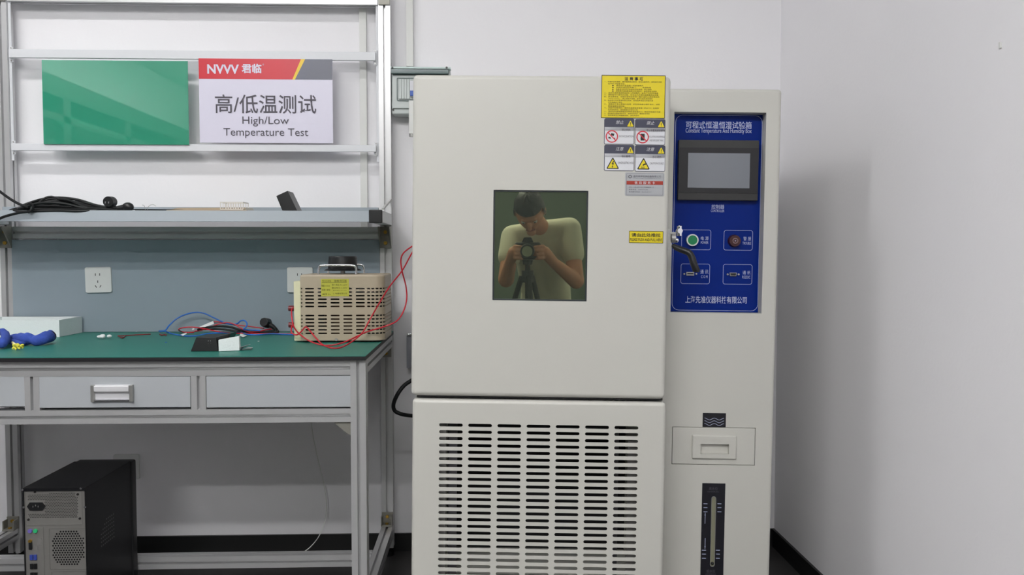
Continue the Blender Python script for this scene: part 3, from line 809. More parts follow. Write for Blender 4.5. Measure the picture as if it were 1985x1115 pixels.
# ------------------------------------------------------------------ things on the shelf
ZS = SZ1
def loopcord():
    P = []
    def a(px, py, Y): P.append(at(px, py, Y))
    for q in ((-14, 360, 2.60), (0, 371.5, 2.585), (20, 386, 2.57), (38, 396, 2.565), (56, 402.5, 2.565)): a(*q)
    loops = [((20, 411), (230, 408), 383.5, 406, 2.60), ((34, 408), (205, 407), 388, 409.5, 2.62), ((24, 410), (190, 408), 393, 412, 2.585),
             ((45, 406), (215, 409), 397, 408, 2.63), ((62, 401), (180, 407), 386.5, 411, 2.61)]
    for i, ((lx, ly), (rx, ry), top, bot, Y) in enumerate(loops):
        for u, f in ((.12, .45), (.3, .9), (.45, 1), (.62, .85), (.8, .4)):
            x = lx + (rx - lx) * u; yb = ly + (ry - ly) * u
            a(x, yb + (top - yb) * f, Y + .02 * math.sin(i * 2 + u * 3))
        a(rx, ry - 1, Y)
        for u in (.8, .55, .3, .12):
            x = lx + (rx - lx) * u; a(x, min(bot, ly + 1) - 1 + 1.5 * math.sin(u * 5 + i), Y - .012)
        a(lx, ly - 3, Y)
    for q in ((58, 409, 2.56), (35, 413, 2.555), (12, 419, 2.552), (0, 423.5, 2.55), (-16, 431, 2.545)): a(*q)
    return P
cb = thing('power_cord', 'long black power cord coiled in loops on the shelf, left end', 'cable')
B().tube(loopcord(), .0042, n=8, sub=5).make('cord', BLACKR, cb)
b = B()  # second bundle strands to the plug
for k in range(4):
    b.tube([at(60 + 5 * k, 403 - 3 * k, 2.60), at(100, 394 - 4 * k, 2.61), at(150, 392 + 3 * k, 2.62), at(190, 399 + 2 * k, 2.60), at(215, 403 + k, 2.6), at(240, 405, 2.6)], .0042, n=8, sub=6)
b.make('cord', BLACKR, cb)
B().tube([at(52, 399, 2.575), at(58, 394, 2.56), at(64, 399, 2.553), at(62, 408, 2.553), at(55, 412, 2.556)], .0035, n=8).make('cord_tie', BLACKR, cb)
c = at(213.5, 391.5, 2.60)
pl = B(); pl.cyl((c.x, 2.585, c.z), (c.x, 2.612, c.z), .016, .0175, 18); pl.ball((c.x, 2.60, c.z - .006), .014, .012, .016); pl = pl.make('plug', BLACK, cb, bevel=.001)
for dxp in (-.006, .004): B().box(c.x + dxp - .001, c.x + dxp + .002, 2.579, 2.5849, c.z - .006, c.z + .0).make('plug_pin', CHROME, pl)
B().tube([at(214, 397, 2.6), at(218, 402, 2.6), at(228, 404, 2.6)], .006, n=10).make('plug_sleeve', BLACKR, cb)
c = at(248, 401.5, 2.60)
pl = B(); pl.cyl((c.x - .03, 2.60, c.z - .004), (c.x, 2.60, c.z), .008, .011, 16); pl.ball((c.x, 2.60, c.z), .018, .013, .0145); pl.make('plug', BLACK, cb)
tg = thing('wire_offcut', 'thin black wires lying on the shelf beside the plugs', 'wire')
b = B(); b.tube([at(255, 406, 2.6), at(290, 406.5, 2.62), at(330, 407, 2.62), at(355, 407.5, 2.63)], .0018, n=6)
b.tube([at(262, 407, 2.59), at(300, 407.5, 2.6), at(340, 408, 2.61)], .0015, n=6); b.make('wire', BLACKR, tg)
for i, P in enumerate(([(276, 397.5), (279.5, 399), (281, 404), (282, 408)], [(286, 408), (287, 402), (292, 397.5), (298, 397), (302, 400)])):
    B().tube([at(x, y, 2.61) for x, y in P], .0009, n=6).make('bare_wire', STEEL, tg)
cd_ = B().hexa([at(322, 408.4, 2.585), at(478, 408.4, 2.585), at(478, 407.6, 2.585), at(322, 407.8, 2.585),
                at(330, 407.0, 2.78), at(484, 407.0, 2.78), at(480, 402.4, 2.78), at(344, 403.4, 2.78)]).make('cardboard_sheet', CARD, None, smooth=False)
tag(cd_, 'flat brown cardboard sheet on the shelf below the clear rack', 'cardboard')
# small clear slotted rack
cr = thing('clear_rack', 'small milky clear plastic slotted box on the shelf', 'box')
xa_, xb_ = at(430.5, 400, 2.62).x, at(475, 400, 2.62).x; za_, zb_ = SZ1 + .0036, at(450, 392, 2.62).z
B().box(xa_, xb_, 2.60, 2.66, za_, za_ + .003).make('base', CLEAR, cr, smooth=False)
b = B(); b.box(xa_, xb_, 2.60, 2.602, zb_ - .003, zb_); b.box(xa_, xb_, 2.658, 2.66, zb_ - .003, zb_); b.box(xa_, xa_ + .002, 2.602, 2.658, zb_ - .003, zb_); b.box(xb_ - .002, xb_, 2.602, 2.658, zb_ - .003, zb_)
b.make('rim', CLEAR, cr, smooth=False)
for k in range(10):
    xx = xa_ + (xb_ - xa_ - .002) * k / 9
    B().box(xx, xx + .002, 2.60, 2.602, za_ + .003, zb_ - .003).make('rib', CLEAR, cr, smooth=False)
    B().box(xx, xx + .002, 2.658, 2.66, za_ + .003, zb_ - .003).make('rib', CLEAR, cr, smooth=False)
o = B().hexa([at(474, 408.3, 2.60), at(492, 408.2, 2.60), at(490, 404, 2.60), at(476, 403, 2.60), at(474, 407.2, 2.64), at(491, 407, 2.64), at(489, 403, 2.64), at(477, 402.5, 2.64)]).make('cable_tie_block', BRACKET, None)
tag(o, 'small flat grey clip right of the clear box on the shelf', 'clip')
# tilted black box
F = [(547.0, 408.2), (576.0, 408.2), (557.5, 369.8), (535.3, 380.0)]
f4 = [at(x, y, 2.60) for x, y in F]
bb = B().hexa([f4[0], f4[1], f4[2], f4[3]] + [v + Vector((0, .075, 0)) for v in f4]).make('black_box', BLACK, None, bevel=.0012)
tag(bb, 'black rectangular plastic box leaning tilted on the shelf', 'box')

# ------------------------------------------------------------------ variable transformer
VD = 2.475
va = thing('variable_transformer', 'beige slotted variable transformer with black knob on the green top', 'transformer')
vx0 = at(582.5, 600, VD).x; vxc = at(749.0, 600, VD + .05).x; vz0 = HT + .006; vz1 = .9815; RR = .030; VDEP = .185
xs = vxc - RR
Lf = xs - vx0; La = RR * math.pi / 2; Ls = VDEP - RR
def wrap(s_, z, d=0):
    if s_ < Lf: return (vx0 + s_, VD + d, z)
    if s_ < Lf + La:
        t = (s_ - Lf) / RR; return (xs + (RR - d) * math.sin(t), VD + RR - (RR - d) * math.cos(t), z)
    return (vxc - d, VD + RR + (s_ - Lf - La), z)
pit = (at(863, 600, VD).x - at(550, 600, VD).x) * 0 + 24.25 * VD / FPX
s0c = at(530 + 327 / 4.646, 600, VD).x - vx0   # centre of first full slot
rowpx = [559.6, 566.5, 573.5, 580.3, 587.2, 594.2, 611.8, 618.7, 625.5, 632.3, 639.4, 646.4]
rz = [at(650, y, VD).z for y in rowpx]
hz = abs(rz[0] - rz[1]) / 2
b = B(); ncol = int((Lf + La + Ls - s0c) / pit)
cols = [s0c + pit * k for k in range(-1, ncol + 1)]
edges_s = [0.0] + [c_ + pit / 2 for c_ in cols[:-1] if c_ + pit / 2 > 0]
Ltot = Lf + La + Ls
def plain(sa, sb, za, zb, n=4):
    for i in range(n):
        u0 = sa + (sb - sa) * i / n; u1 = sa + (sb - sa) * (i + 1) / n
        b.quad([wrap(u0, za), wrap(u1, za), wrap(u1, zb), wrap(u0, zb)])
def slotcell(sa, sb, cs, hw, z):
    b.cell(sa, sb, z - hz, z + hz, cs, z, hw, .0023, lambda u, v, d: wrap(u, v, d), .001, 2)
# columns on flat front use wide slots; round corner gets finer columns
colspec = [(0.0, s0c - pit / 2, (s0c - pit / 2) * .35, .001)]
s_ = s0c - pit / 2; k = 0
while s_ + pit <= Lf + .004:
    colspec.append((s_, s_ + pit, s_ + pit / 2, pit * .36 - .0023)); s_ += pit
rest = Ltot - s_; nn = max(1, round(rest / (.0125))); dd = rest / nn
for i in range(nn): colspec.append((s_ + dd * i, s_ + dd * (i + 1), s_ + dd * (i + .5), dd * .22))
for (sa, sb, cs, hw) in colspec:
    for z in rz: slotcell(sa, sb, cs, hw, z)
    for (za, zb) in ((vz0, rz[11] - hz), (rz[6] + hz, rz[5] - hz), (rz[0] + hz, vz1)): plain(sa, sb, za, zb, 3 if sb > Lf else 1)
b.make('slotted_case', BEIGE, va)
def outline(ins):
    P = [(vx0 + ins, VD + VDEP - ins), (vx0 + ins, VD + ins)]
    for k in range(7):
        t = k / 6 * math.pi / 2; P.append((xs + (RR - ins) * math.sin(t), VD + RR - (RR - ins) * math.cos(t)))
    P.append((vxc - ins, VD + VDEP - ins)); return P
b = B()
rings = [[b.bm.verts.new((u, v, z)) for u, v in outline(i_)] for i_, z in ((0, vz1), (.0015, vz1 + .0035), (.006, vz1 + .0055))]
for A, C_ in zip(rings, rings[1:]):
    for i in range(len(A)):
        j = (i + 1) % len(A); b.bm.faces.new((A[i], A[j], C_[j], C_[i]))
b.bm.faces.new(rings[-1]); b.make('case_top', BEIGE, va)
b = B(); b.prism(outline(.006), lambda u, v: (u, v, HT + .003), lambda u, v: (u, v, HT + .010)); b.make('base_plate', BLACK, va)
b = B(); b.prism(outline(.003), lambda u, v: (u, v, vz1 - .001), lambda u, v: (u, v, vz1)); b.make('inner_plate', INGREY, va)
COIL = mat('coil_lacquer', (70, 48, 30), .5, noise=.2)
cxv = (vx0 + vxc) / 2
b = B(); b.cyl((cxv, VD + .09, HT + .02), (cxv, VD + .09, .895), .07, .07, 40); b.make('coil', COIL, va)
b = B(); b.box(vx0 + .002, vx0 + .004, VD + .01, VD + VDEP, vz0 + .002, vz1 - .001); b.make('inner_plate', DARKIN, va)
b = B(); b.box(cxv + .01, vxc - .035, VD + .05, VD + .052, .925, .965); b.box(vx0 + .045, vx0 + .07, VD + .03, VD + .032, .925, .965); b.make('inner_board', mat('inner_pale_board', (170, 172, 180), .5, noise=.1), va)
b = B(); b.box(vx0 + .005, vxc - .005, VD + .12, VD + .122, HT + .012, vz1 - .002); b.make('inner_shade', DARKIN, va)
for (x, y) in ((vx0 + .03, VD + .03), (vxc - .04, VD + .03), (vx0 + .03, VD + .15), (vxc - .04, VD + .15)):
    B().cyl((x, y, HT), (x, y, HT + .0029), .009, n=16).make('foot', BLACKR, va)
# end plate with terminals
ex0 = at(570, 600, VD + .015).x
ep = B().box(ex0, vx0 - .0005, VD + .012, VD + .17, HT + .004, at(575, 545.5, VD + .012).z).make('end_plate', IVORY, va, bevel=.002)
for (px, py) in ((566, 598), (566, 630)):
    c = at(px, py, VD + .05); xx = ex0
    t_ = B(); t_.cyl((xx - .024, c.y, c.z), (xx - .0085, c.y, c.z), .0082, .0086, 18); t_.cyl((xx - .0085, c.y, c.z), (xx - .004, c.y, c.z), .0045, .0045, 14); t_.cyl((xx - .004, c.y, c.z), (xx - .0002, c.y, c.z), .0095, .0105, 18)
    t_.make('terminal', BURG, va, label='burgundy screw terminal')
# top hardware
zt_ = vz1 + .0055; kc = at(664.5, 510, 2.565)
kn = B(); kn.cyl((kc.x, 2.565, at(664, 521, 2.565).z), (kc.x, 2.565, at(664, 498.5, 2.565).z), .0455, .0425, 40); kn.cyl((kc.x, 2.565, at(664, 498.5, 2.565).z), (kc.x, 2.565, at(664, 496.8, 2.565).z), .0425, .041, 40)
kn = kn.make('knob', BLACK, va)
B().cyl((kc.x, 2.565, at(664, 524, 2.565).z - .0008), (kc.x, 2.565, at(664, 521.2, 2.565).z), .057, .050, 40).make('dial_plate', BLACK, va)
B().cyl((kc.x, 2.565, zt_ - .001), (kc.x, 2.565, at(664, 524, 2.565).z - .0009), .007, n=14).make('shaft', STEEL, va)
for Yh in (2.505, 2.665):
    xh0, xh1 = at(617.5, 520, 2.505).x, at(690.5, 520, 2.505).x; zh = at(655, 514.5, 2.505).z
    B().tube([(xh0, Yh, zt_ - .001), (xh0, Yh, zh - .016), (xh0 + .003, Yh, zh - .004), (xh0 + .014, Yh, zh), ((xh0 + xh1) / 2, Yh, zh + .0005), (xh1 - .014, Yh, zh), (xh1 - .003, Yh, zh - .004), (xh1, Yh, zh - .016), (xh1, Yh, zt_ - .001)], .0033, n=12, sub=6).make('handle', CHROME, va, label='chrome carrying handle')
# rating label
lq = (at(622.5, 560, VD).x, at(676.5, 560, VD).x, at(650, 574.5, VD).z, at(650, 541, VD).z)
rl = B().box(lq[0], lq[1], VD - .0012, VD - .0004, lq[2], lq[3]).make('rating_label', YELLOW2, va, smooth=False, label='yellow rating label')
OLK = mat('olive_print', (74, 74, 20), .6)
def vt(s_, l, r, t, bt): text(rl, s_, at(l, t, VD).x, at(r, t, VD).x, at(650, bt, VD).z, at(650, t, VD).z, VD - .0015, OLK, res=1)
vt('TDGC2-3KVA', 624.5, 642, 543, 547); vt('接触调压器', 648, 672, 542.5, 547)
B().box(at(624, 548, VD).x, at(672, 548, VD).x, VD - .0015, VD - .0012, at(650, 548, VD).z, at(650, 547.4, VD).z).make('printed_line', OLK, rl, smooth=False)
vt('容量 3000VA', 623.5, 640, 552.5, 556); vt('输入电压 AC 220V', 643.5, 673, 550.5, 554); vt('输出电压 0~250V', 643.5, 673, 556.5, 560)
vt('相数 单相', 624, 640, 560.5, 564); vt('额定电流 12A 50Hz', 646, 672, 562, 564); vt('编号 3n', 625, 641, 568.5, 572); vt('Q 电器有限公司', 645.5, 673, 567.5, 571)
c = at(652, 658.5, VD); bolt(va, (c.x, VD, c.z), .0045, STEEL, 'earth_screw', h=.003)

# red leads
def cpath(L, f=4.646, ox=530, oy=460):
    P = []
    for (cx_, cy_, Y) in L:
        px, py = ox + cx_ / f, oy + cy_ / f
        P.append(at(px, py, Y) if Y else atz(px, py, HT + .0028))
    return P
LA = [(190, 636, 2.52), (165, 650, 2.49), (166, 720, 2.475), (178, 790, 2.462), (205, 840, 2.462), (250, 885, 2.455), (330, 937, 2.40), (430, 970, None), (520, 974, None), (640, 945, 2.39), (760, 890, 2.43), (850, 850, 2.455), (1000, 805, 2.43), (1110, 755, 2.44), (1170, 670, 2.46), (1200, 560, 2.48), (1193, 440, 2.48), (1160, 310, 2.46), (1148, 210, 2.45), (1170, 145, 2.44), (1240, 88, 2.43), (1310, 50, 2.42)]
o = B().tube(cpath(LA), .0021, n=8).make('red_lead', WIRER, None); tag(o, 'red lead from the upper transformer terminal, curving wide right up to the chamber', 'wire', 'red transformer leads')
LB = [(185, 790, 2.52), (168, 795, 2.49), (160, 845, 2.475), (180, 872, 2.466), (215, 878, 2.462), (255, 845, 2.460), (292, 808, 2.458), (335, 850, 2.455), (385, 910, 2.43), (440, 965, None), (520, 997, None), (600, 995, None), (700, 945, 2.37), (800, 862, 2.42), (870, 740, 2.452), (950, 600, 2.45), (1050, 440, 2.44), (1160, 300, 2.42), (1240, 155, 2.40), (1300, 60, 2.40)]
o = B().tube(cpath(LB), .0021, n=8).make('red_lead', WIRER, None); tag(o, 'red lead from the lower transformer terminal, straight diagonal up to the chamber', 'wire', 'red transformer leads')

# ------------------------------------------------------------------ wires, plug and scraps on the table
def tp(L, h=.003):
    """crop pixel list -> points; z None = on the table, else depth"""
    return [at(300 + x / 7.089, 590 + y / 7.089, Y) if Y else atz(300 + x / 7.089, 590 + y / 7.089, HT + h) for x, y, Y in L]
o = B().tube(tp([(60, 368, 2.78), (110, 366, 2.76), (150, 355, 2.75), (200, 290, 2.77), (300, 200, 2.785), (420, 142, 2.79), (560, 112, 2.79), (680, 126, 2.79), (800, 180, 2.785), (930, 242, 2.78), (1040, 275, 2.76), (1130, 268, 2.74), (1180, 228, 2.73), (1235, 225, 2.73), (1268, 270, 2.72), (1250, 315, 2.71), (1222, 345, 2.71), (1300, 352, 2.72), (1450, 362, 2.73)]), .0024, n=8).make('blue_cable', WIREB, None)
tag(o, 'thick blue cable arching high against the back panel', 'cable', 'blue cables on the bench')
o = B().tube(tp([(75, 378, 2.77), (140, 372, 2.74), (210, 398, None), (320, 422, None), (440, 436, None), (580, 432, None), (720, 405, 2.62), (900, 395, 2.62), (1060, 405, None), (1160, 382, None), (1220, 400, None), (1290, 416, None), (1420, 420, None), (1600, 406, None), (1760, 412, None), (1935, 420, None)]), .0022, n=8).make('blue_cable', WIREB, None)
tag(o, 'blue cable lying low across the green top towards the transformer', 'cable', 'blue cables on the bench')
o = B().tube(tp([(540, 385, None), (440, 388, None), (370, 376, None), (328, 354, 2.72), (350, 332, 2.71), (420, 318, 2.70), (540, 316, 2.70), (680, 336, 2.69), (800, 362, 2.68), (900, 383, 2.66), (1050, 396, None), (1180, 400, None), (1400, 404, None), (1650, 404, None), (1940, 406, None)]), .0019, n=8).make('red_cable', WIRER, None)
tag(o, 'thin red cable looping at left and running to the transformer', 'cable', 'red cables on the bench')
o = B().tube(tp([(545, 372, 2.76), (660, 352, 2.75), (800, 298, 2.74), (900, 266, 2.74), (1000, 252, 2.74), (1100, 278, 2.74), (1180, 326, 2.73), (1290, 380, 2.72), (1420, 376, 2.74), (1530, 350, 2.76), (1600, 342, 2.77)]), .0019, n=8).make('red_cable', WIRER, None)
tag(o, 'thin red cable humped over the black cord behind the black housing', 'cable', 'red cables on the bench')
o = B().tube(tp([(812, 240, 2.78), (900, 246, 2.785), (980, 268, 2.79), (1100, 284, 2.79), (1250, 298, 2.79), (1400, 318, 2.79), (1500, 330, 2.78)]), .0019, n=8).make('red_cable', WIRER, None)
tag(o, 'short red cable running from the white tape towards the black plug', 'cable', 'red cables on the bench')
pc = thing('plug_cord', 'black cord with a black mains plug beside the transformer', 'cable')
B().tube(tp([(590, 352, 2.74), (650, 330, 2.735), (760, 312, 2.73), (900, 302, 2.73), (1030, 312, 2.73), (1150, 345, 2.73), (1260, 375, 2.735), (1400, 388, 2.75), (1600, 386, 2.765), (1690, 384, 2.77), (1680, 350, 2.775), (1640, 300, 2.78)]), .0036, n=10).make('cord', BLACKR, pc)
B().tube(tp([(600, 345, 2.76), (720, 345, 2.76), (850, 340, 2.77), (1000, 352, 2.77), (1150, 372, 2.77), (1350, 380, 2.78), (1640, 372, 2.785)]), .0030, n=8).make('cord', BLACKR, pc)
c = tp([(1530, 255, 2.772)])[0]
pg = B(); pg.cyl((c.x - .004, c.y - .016, c.z + .004), (c.x + .002, c.y + .010, c.z - .002), .0150, .0175, 9); pg.tube([c + Vector((.012, 0, -.006)), c + Vector((.024, 0, -.014)), c + Vector((.032, 0, -.024))], [.009, .007, .005], n=10); pg.make('plug', BLACK, pc, bevel=.0015)
# white tape flags
def flag(L, m, lab, name='tape_scrap', cat='tape', th=.004, grp=None):
    f = tp(L); o = B().hexa([f[0], f[1], f[2], f[3]] + [v + Vector((0, th, .0006)) for v in f]).make(name, m, None, smooth=False); tag(o, lab, cat, grp); return o
TAPE = mat('white_tape', (228, 230, 230), .6, noise=.03)
flag([(612, 312, 2.728), (690, 312, 2.728), (812, 268, 2.74), (800, 232, 2.74)], TAPE, 'long white tape flag on the cables beside the arch')
flag([(508, 354, 2.72), (530, 358, 2.72), (545, 336, 2.72), (520, 334, 2.72)], TAPE, 'tiny white tape tip in the red cable loop')
flag([(335, 424, None), (385, 436, None), (436, 406, 2.66), (430, 394, 2.66)], TAPE, 'small white torn paper on the low blue cable, left')
flag([(1165, 430, None), (1215, 452, None), (1262, 432, None), (1175, 408, 2.66)], TAPE, 'white shard on the top right of the black housing')
# black housing with the open end
f = lambda x, y, Y: tp([(x, y, Y)])[0]
HZ = HT + .0005
p0 = atz(300 + 492 / 7.089, 590 + 648 / 7.089, HZ); p1 = atz(300 + 872 / 7.089, 590 + 645 / 7.089, HZ)
hh = .0375; dp_ = .10
ho = thing('black_housing', 'black tapered plastic housing lying open on the green top', 'housing')
x0, x1, y0 = p0.x, p1.x, p0.y
b = B()
b.hexa([(x0, y0, HZ), (x1, y0, HZ), (x1 - .006, y0 + .004, HZ + hh - .0), (x0 + .014, y0 + .004, HZ + hh), (x0 + .004, y0 + dp_, HZ), (x1, y0 + dp_, HZ), (x1 - .006, y0 + dp_ - .004, HZ + hh), (x0 + .014, y0 + dp_ - .004, HZ + hh)])
b.make('shell', BLACK, ho, bevel=.0012)
b = B()  # flared collar at the open end
b.hexa([(x1 - .003, y0 + .030, HZ), (x1 + .006, y0 + .032, HZ), (x1 + .026, y0 + .030, HZ + hh + .008), (x1 - .006, y0 + .002, HZ + hh),
        (x1 - .003, y0 + .09, HZ), (x1 + .006, y0 + .09, HZ), (x1 + .026, y0 + .092, HZ + hh + .009), (x1 - .006, y0 + .096, HZ + hh + .001)])
b.make('collar', BLACK, ho, bevel=.001)
for u, v in ((.044, .028), (.050, .028), (.044, .020), (.051, .022)):
    bolt(ho, (x0 + u + .003, y0 + .0035, HZ + v), .0012, STEEL, 'rivet', h=.001)
yb = y0 - .006
q_ = lambda px, Y: at(px, 665, Y).x
xl_, xr_ = q_(423, yb), q_(460, yb)
o = B().hexa([(xl_ + .001, yb, HZ + .0002), (xr_, yb + .020, HZ + .0002), (xr_ - .002, yb + .024, HZ + .0385), (xl_ - .001, yb + .004, HZ + .031),
              (xl_ - .001, yb + .020, HZ + .0002), (xr_ - .002, yb + .040, HZ + .0002), (xr_ - .004, yb + .042, HZ + .0385), (xl_ - .002, yb + .024, HZ + .031)]).make('foam_block', FOAM, None, bevel=.0012)
tag(o, 'white foam block leaning against the black housing', 'foam')
CHIP = mat('dull_grey_metal', (168, 170, 170), .5, metal=.2, noise=.05)
def chip(L, m, lab, th=.006, name='metal_chip', h0=.0004, h1=.006):
    P = [atz(300 + x / 7.089, 590 + y / 7.089, HT + h) for x, y, h in L]
    o = B().hexa(P + [v + Vector((0, th, .001)) for v in P]).make(name, m, None, smooth=False); tag(o, lab, 'scrap'); return o
chip([(1140, 618, .0005), (1180, 612, .0005), (1312, 552, .014), (1160, 600, .009)], CHIP, 'thin grey metal strip pointing up beside the foam block')
chip([(1190, 630, .0005), (1325, 628, .0005), (1340, 600, .007), (1262, 600, .007)], CHIP, 'flat light grey metal chip right of the foam block')
def ballscrap(px, py, r, m, lab, name='paper_scrap'):
    c = atz(px, py, HT + r * .5); b = B()
    for k in range(5):
        b.ball((c.x + random.uniform(-1, 1) * r * 1.3, c.y + random.uniform(-.5, .5) * r, HT + r * random.uniform(.5, .8)), r * random.uniform(.5, .9), r * .7, r * random.uniform(.4, .55), 8, 6)
    o = b.make(name, m, None, smooth=False); tag(o, lab, 'scrap'); return o
ballscrap(204, 653.5, .0120, TAPE, 'crumpled white scrap on the green top right of the foam tray')
ballscrap(501.5, 662, .0022, TAPE, 'tiny white bead on the green top left of the transformer', 'bead')
ballscrap(322, 664, .0018, WIREB, 'tiny blue speck on the green top in front of the blue cable', 'speck')
ballscrap(265, 643.5, .0018, TAPE, 'tiny white bead on the green top near the back panel', 'bead')
rs = thing('red_wire_offcut', 'short dark red wire offcut lying on the green top', 'wire')
DR = mat('dark_red_wire', (128, 30, 34), .5, noise=.05)
B().tube([atz(x, y, HT + .002) for x, y in ((228, 651.5), (240, 651), (262, 649.5), (292, 648))], .0016, n=6).make('wire', DR, rs)
B().tube([atz(x, y, HT + .002) for x, y in ((232, 653), (236, 655), (240, 654), (242, 651))], .0018, n=6).make('wire', DR, rs)
rs = thing('red_wire_offcut', 'small dark red wire curl at the left tip of the blue cable', 'wire')
B().tube([atz(x, y, HT + .0025) for x, y in ((310, 648), (314, 650), (319, 648.5), (322, 650))], .0020, n=6).make('wire', DR, rs)

# foam tray
x1a = at(115, 640, 2.665).x
ft = B(); fx0 = XL + .005; fx1 = x1a; fy0 = 2.665; fy1 = 2.815; fz = HT + .054
ft.box(fx0, fx1, fy0, fy1, HT + .0003, HT + .012); ft.box(fx0, fx1, fy0, fy0 + .014, HT + .012, fz); ft.box(fx0, fx1, fy1 - .014, fy1, HT + .012, fz)
ft.box(fx0, fx0 + .014, fy0 + .014, fy1 - .014, HT + .012, fz); ft.box(fx1 - .014, fx1, fy0 + .014, fy1 - .014, HT + .012, fz)
o = ft.make('foam_tray', FOAM, None, smooth=False); tag(o, 'white polystyrene foam tray at the left end of the green top', 'tray')
# blue cloth: twisted rag
bc = thing('blue_cloth', 'twisted blue cloth glove lying on the green top before the foam tray', 'cloth')
def blob(L, rad, name='fold'):
    P = []; 
    for (px, py, h) in L: P.append(atz(px, py, HT + h))
    b = B(); b.tube(P, rad, n=14, sub=6)
    for v in b.bm.verts:
        s_ = math.sin(v.co.x * 170 + v.co.z * 60) * .0014 + math.sin(v.co.x * 80 - v.co.y * 130) * .0014
        v.co.z = max(HT + .0004, v.co.z + s_)
        v.co.y += s_
    return b.make(name, CLOTHB, bc)
blob([(12, 654, .016), (22, 655, .013), (38, 657, .016), (52, 657, .019), (66, 660, .015), (80, 658, .018), (91, 654, .021), (97.5, 652, .021)], [.006, .010, .016, .0175, .0145, .016, .0175, .0165])
blob([(14, 661, .009), (24, 663, .009), (36, 666, .009), (47, 667, .006)], [.007, .009, .009, .004])
blob([(-14, 668, .012), (-4, 668, .013), (6, 664, .018), (11, 655, .024), (8, 646, .030), (0, 642, .034), (-12, 642, .034)], [.011, .012, .013, .012, .010, .009, .009])
c = atz(98.5, 652, HT + .021)
B().tube([atz(96.5, 652.5, HT + .021), atz(98.8, 652, HT + .021)], [.0172, .0158], n=14, sub=2).make('hem', mat('dark_hem', (22, 16, 40), .8, noise=.1), bc)
ys = thing('yellow_scrap', 'small crumpled yellow foam scrap in front of the blue cloth', 'scrap')
b = B(); c = atz(36, 676, HT + .004)
for k in range(26):
    b.ball((c.x + random.uniform(-.012, .012), c.y + random.uniform(-.008, .008), HT + .0035 + random.uniform(0, .012)), random.uniform(.002, .005), random.uniform(.002, .004), random.uniform(.002, .0036), 7, 5)
b.make('crumple', YFOAM, ys)
B().tube([atz(24, 664, HT + .012), atz(27, 667, HT + .009), atz(30, 670, HT + .005)], [.003, .0042, .0028], n=8).make('tail', mat('pale_yellow', (236, 226, 170), .8, noise=.05), ys)

# ------------------------------------------------------------------ wall fittings
tk = B().box(at(697.5, 200, 2.88).x, at(711, 200, 2.88).x, 2.878, WB, .80, HC).make('cable_trunking', TRUNK, None, bevel=.001)
tag(tk, 'slim white vertical cable trunking on the wall behind the rack', 'trunking', None)
tk = B().box(at(787, 60, 2.87).x, at(800.5, 60, 2.87).x, 2.870, WB, at(790, 128, 2.87).z, HC).make('cable_trunking', TRUNK, None, bevel=.001)
tag(tk, 'white vertical cable trunking above the breaker box', 'trunking', None)
bx = thing('breaker_box', 'grey wall breaker box with hooded cover, half hidden behind the chamber', 'electrical box')
YBX = 2.80
qx0, qx1, qz1, qz0 = at(757, 180, YBX).x, at(874, 180, YBX).x, at(800, 130, YBX).z, at(800, 219.5, YBX).z
B().box(qx0 + .002, qx1 - .002, YBX + .02, WB, qz0, qz1 - .004).make('case', BOXG, bx, bevel=.005, seg=3)
zs = at(800, 143.5, YBX).z
B().box(qx0 + .005, qx1 - .006, YBX + .012, YBX + .0199, qz0 + .018, zs).make('front_cover', BOXG, bx, bevel=.003)
B().box(qx0, qx1, YBX - .006, YBX + .03, at(800, 134, YBX).z, qz1).make('hood', mat('hood_pale', (200, 216, 214), .35, noise=.02), bx, bevel=.002)
B().box(qx0 + .002, qx1 - .008, YBX - .003, YBX + .0195, zs + .001, at(800, 134.3, YBX).z).make('hood_shade_strip', TEAL, bx, bevel=.001)  # dark teal strip paints the shade under the hood
b = B(); ax, az1 = flat(768.5, 149.5, YBX); az0 = flat(768, 194.5, YBX)[1]; axr = flat(862, 150, YBX)[0]
frame_ring(b, ax, axr, az0, az1, .004, .0022, YBX + .008, YBX + .0119, 4); b.make('window_gasket', TEAL, bx)
for k in range(9):
    xx = flat(773 + k * 5.2, 170, YBX)[0]; B().box(xx, xx + .0080, YBX + .006, YBX + .0118, az0 + .006, az1 - .005).make('blank_strip', BOXG, bx, bevel=.0006)
xb0 = flat(794.5, 170, YBX)[0]
br = B().box(xb0, xb0 + .034, YBX - .002, YBX + .0058, az0 + .012, az1 - .012).make('breaker', STWHITE, bx, bevel=.001)
B().box(xb0 + .001, xb0 + .033, YBX - .006, YBX - .0021, az0 + .014, az0 + .032).make('breaker_switch', mat('breaker_blue', (44, 88, 176), .4, noise=.05), br, bevel=.001)
for px, py in ((761, 132), (866, 132), (761, 211)):
    c = at(px, py, YBX); yy_ = YBX - .006 if py < 150 else YBX + .0199
    B().cyl((c.x, yy_ - .002, c.z), (c.x, yy_, c.z), .0035, n=12).make('cover_screw', BLACK, bx)
cn = thing('conduit_drop', 'short white conduit below the breaker box beside the chamber', 'conduit')
cxm = at(798, 230, 2.79).x
B().box(cxm - .009, cxm + .009, 2.788, 2.806, at(798, 259, 2.79).z, at(798, 195, 2.79).z).make('duct', TRUNK, cn, bevel=.001)
B().box(cxm - .009, cxm + .009, 2.806, WB, at(798, 215, 2.79).z - .02, at(798, 215, 2.79).z - .0).make('duct_foot', TRUNK, cn, bevel=.001)
B().cyl((cxm, 2.797, at(798, 265, 2.79).z), (cxm, 2.797, at(798, 259.2, 2.79).z), .0085, n=16).make('gland', STEEL, cn)
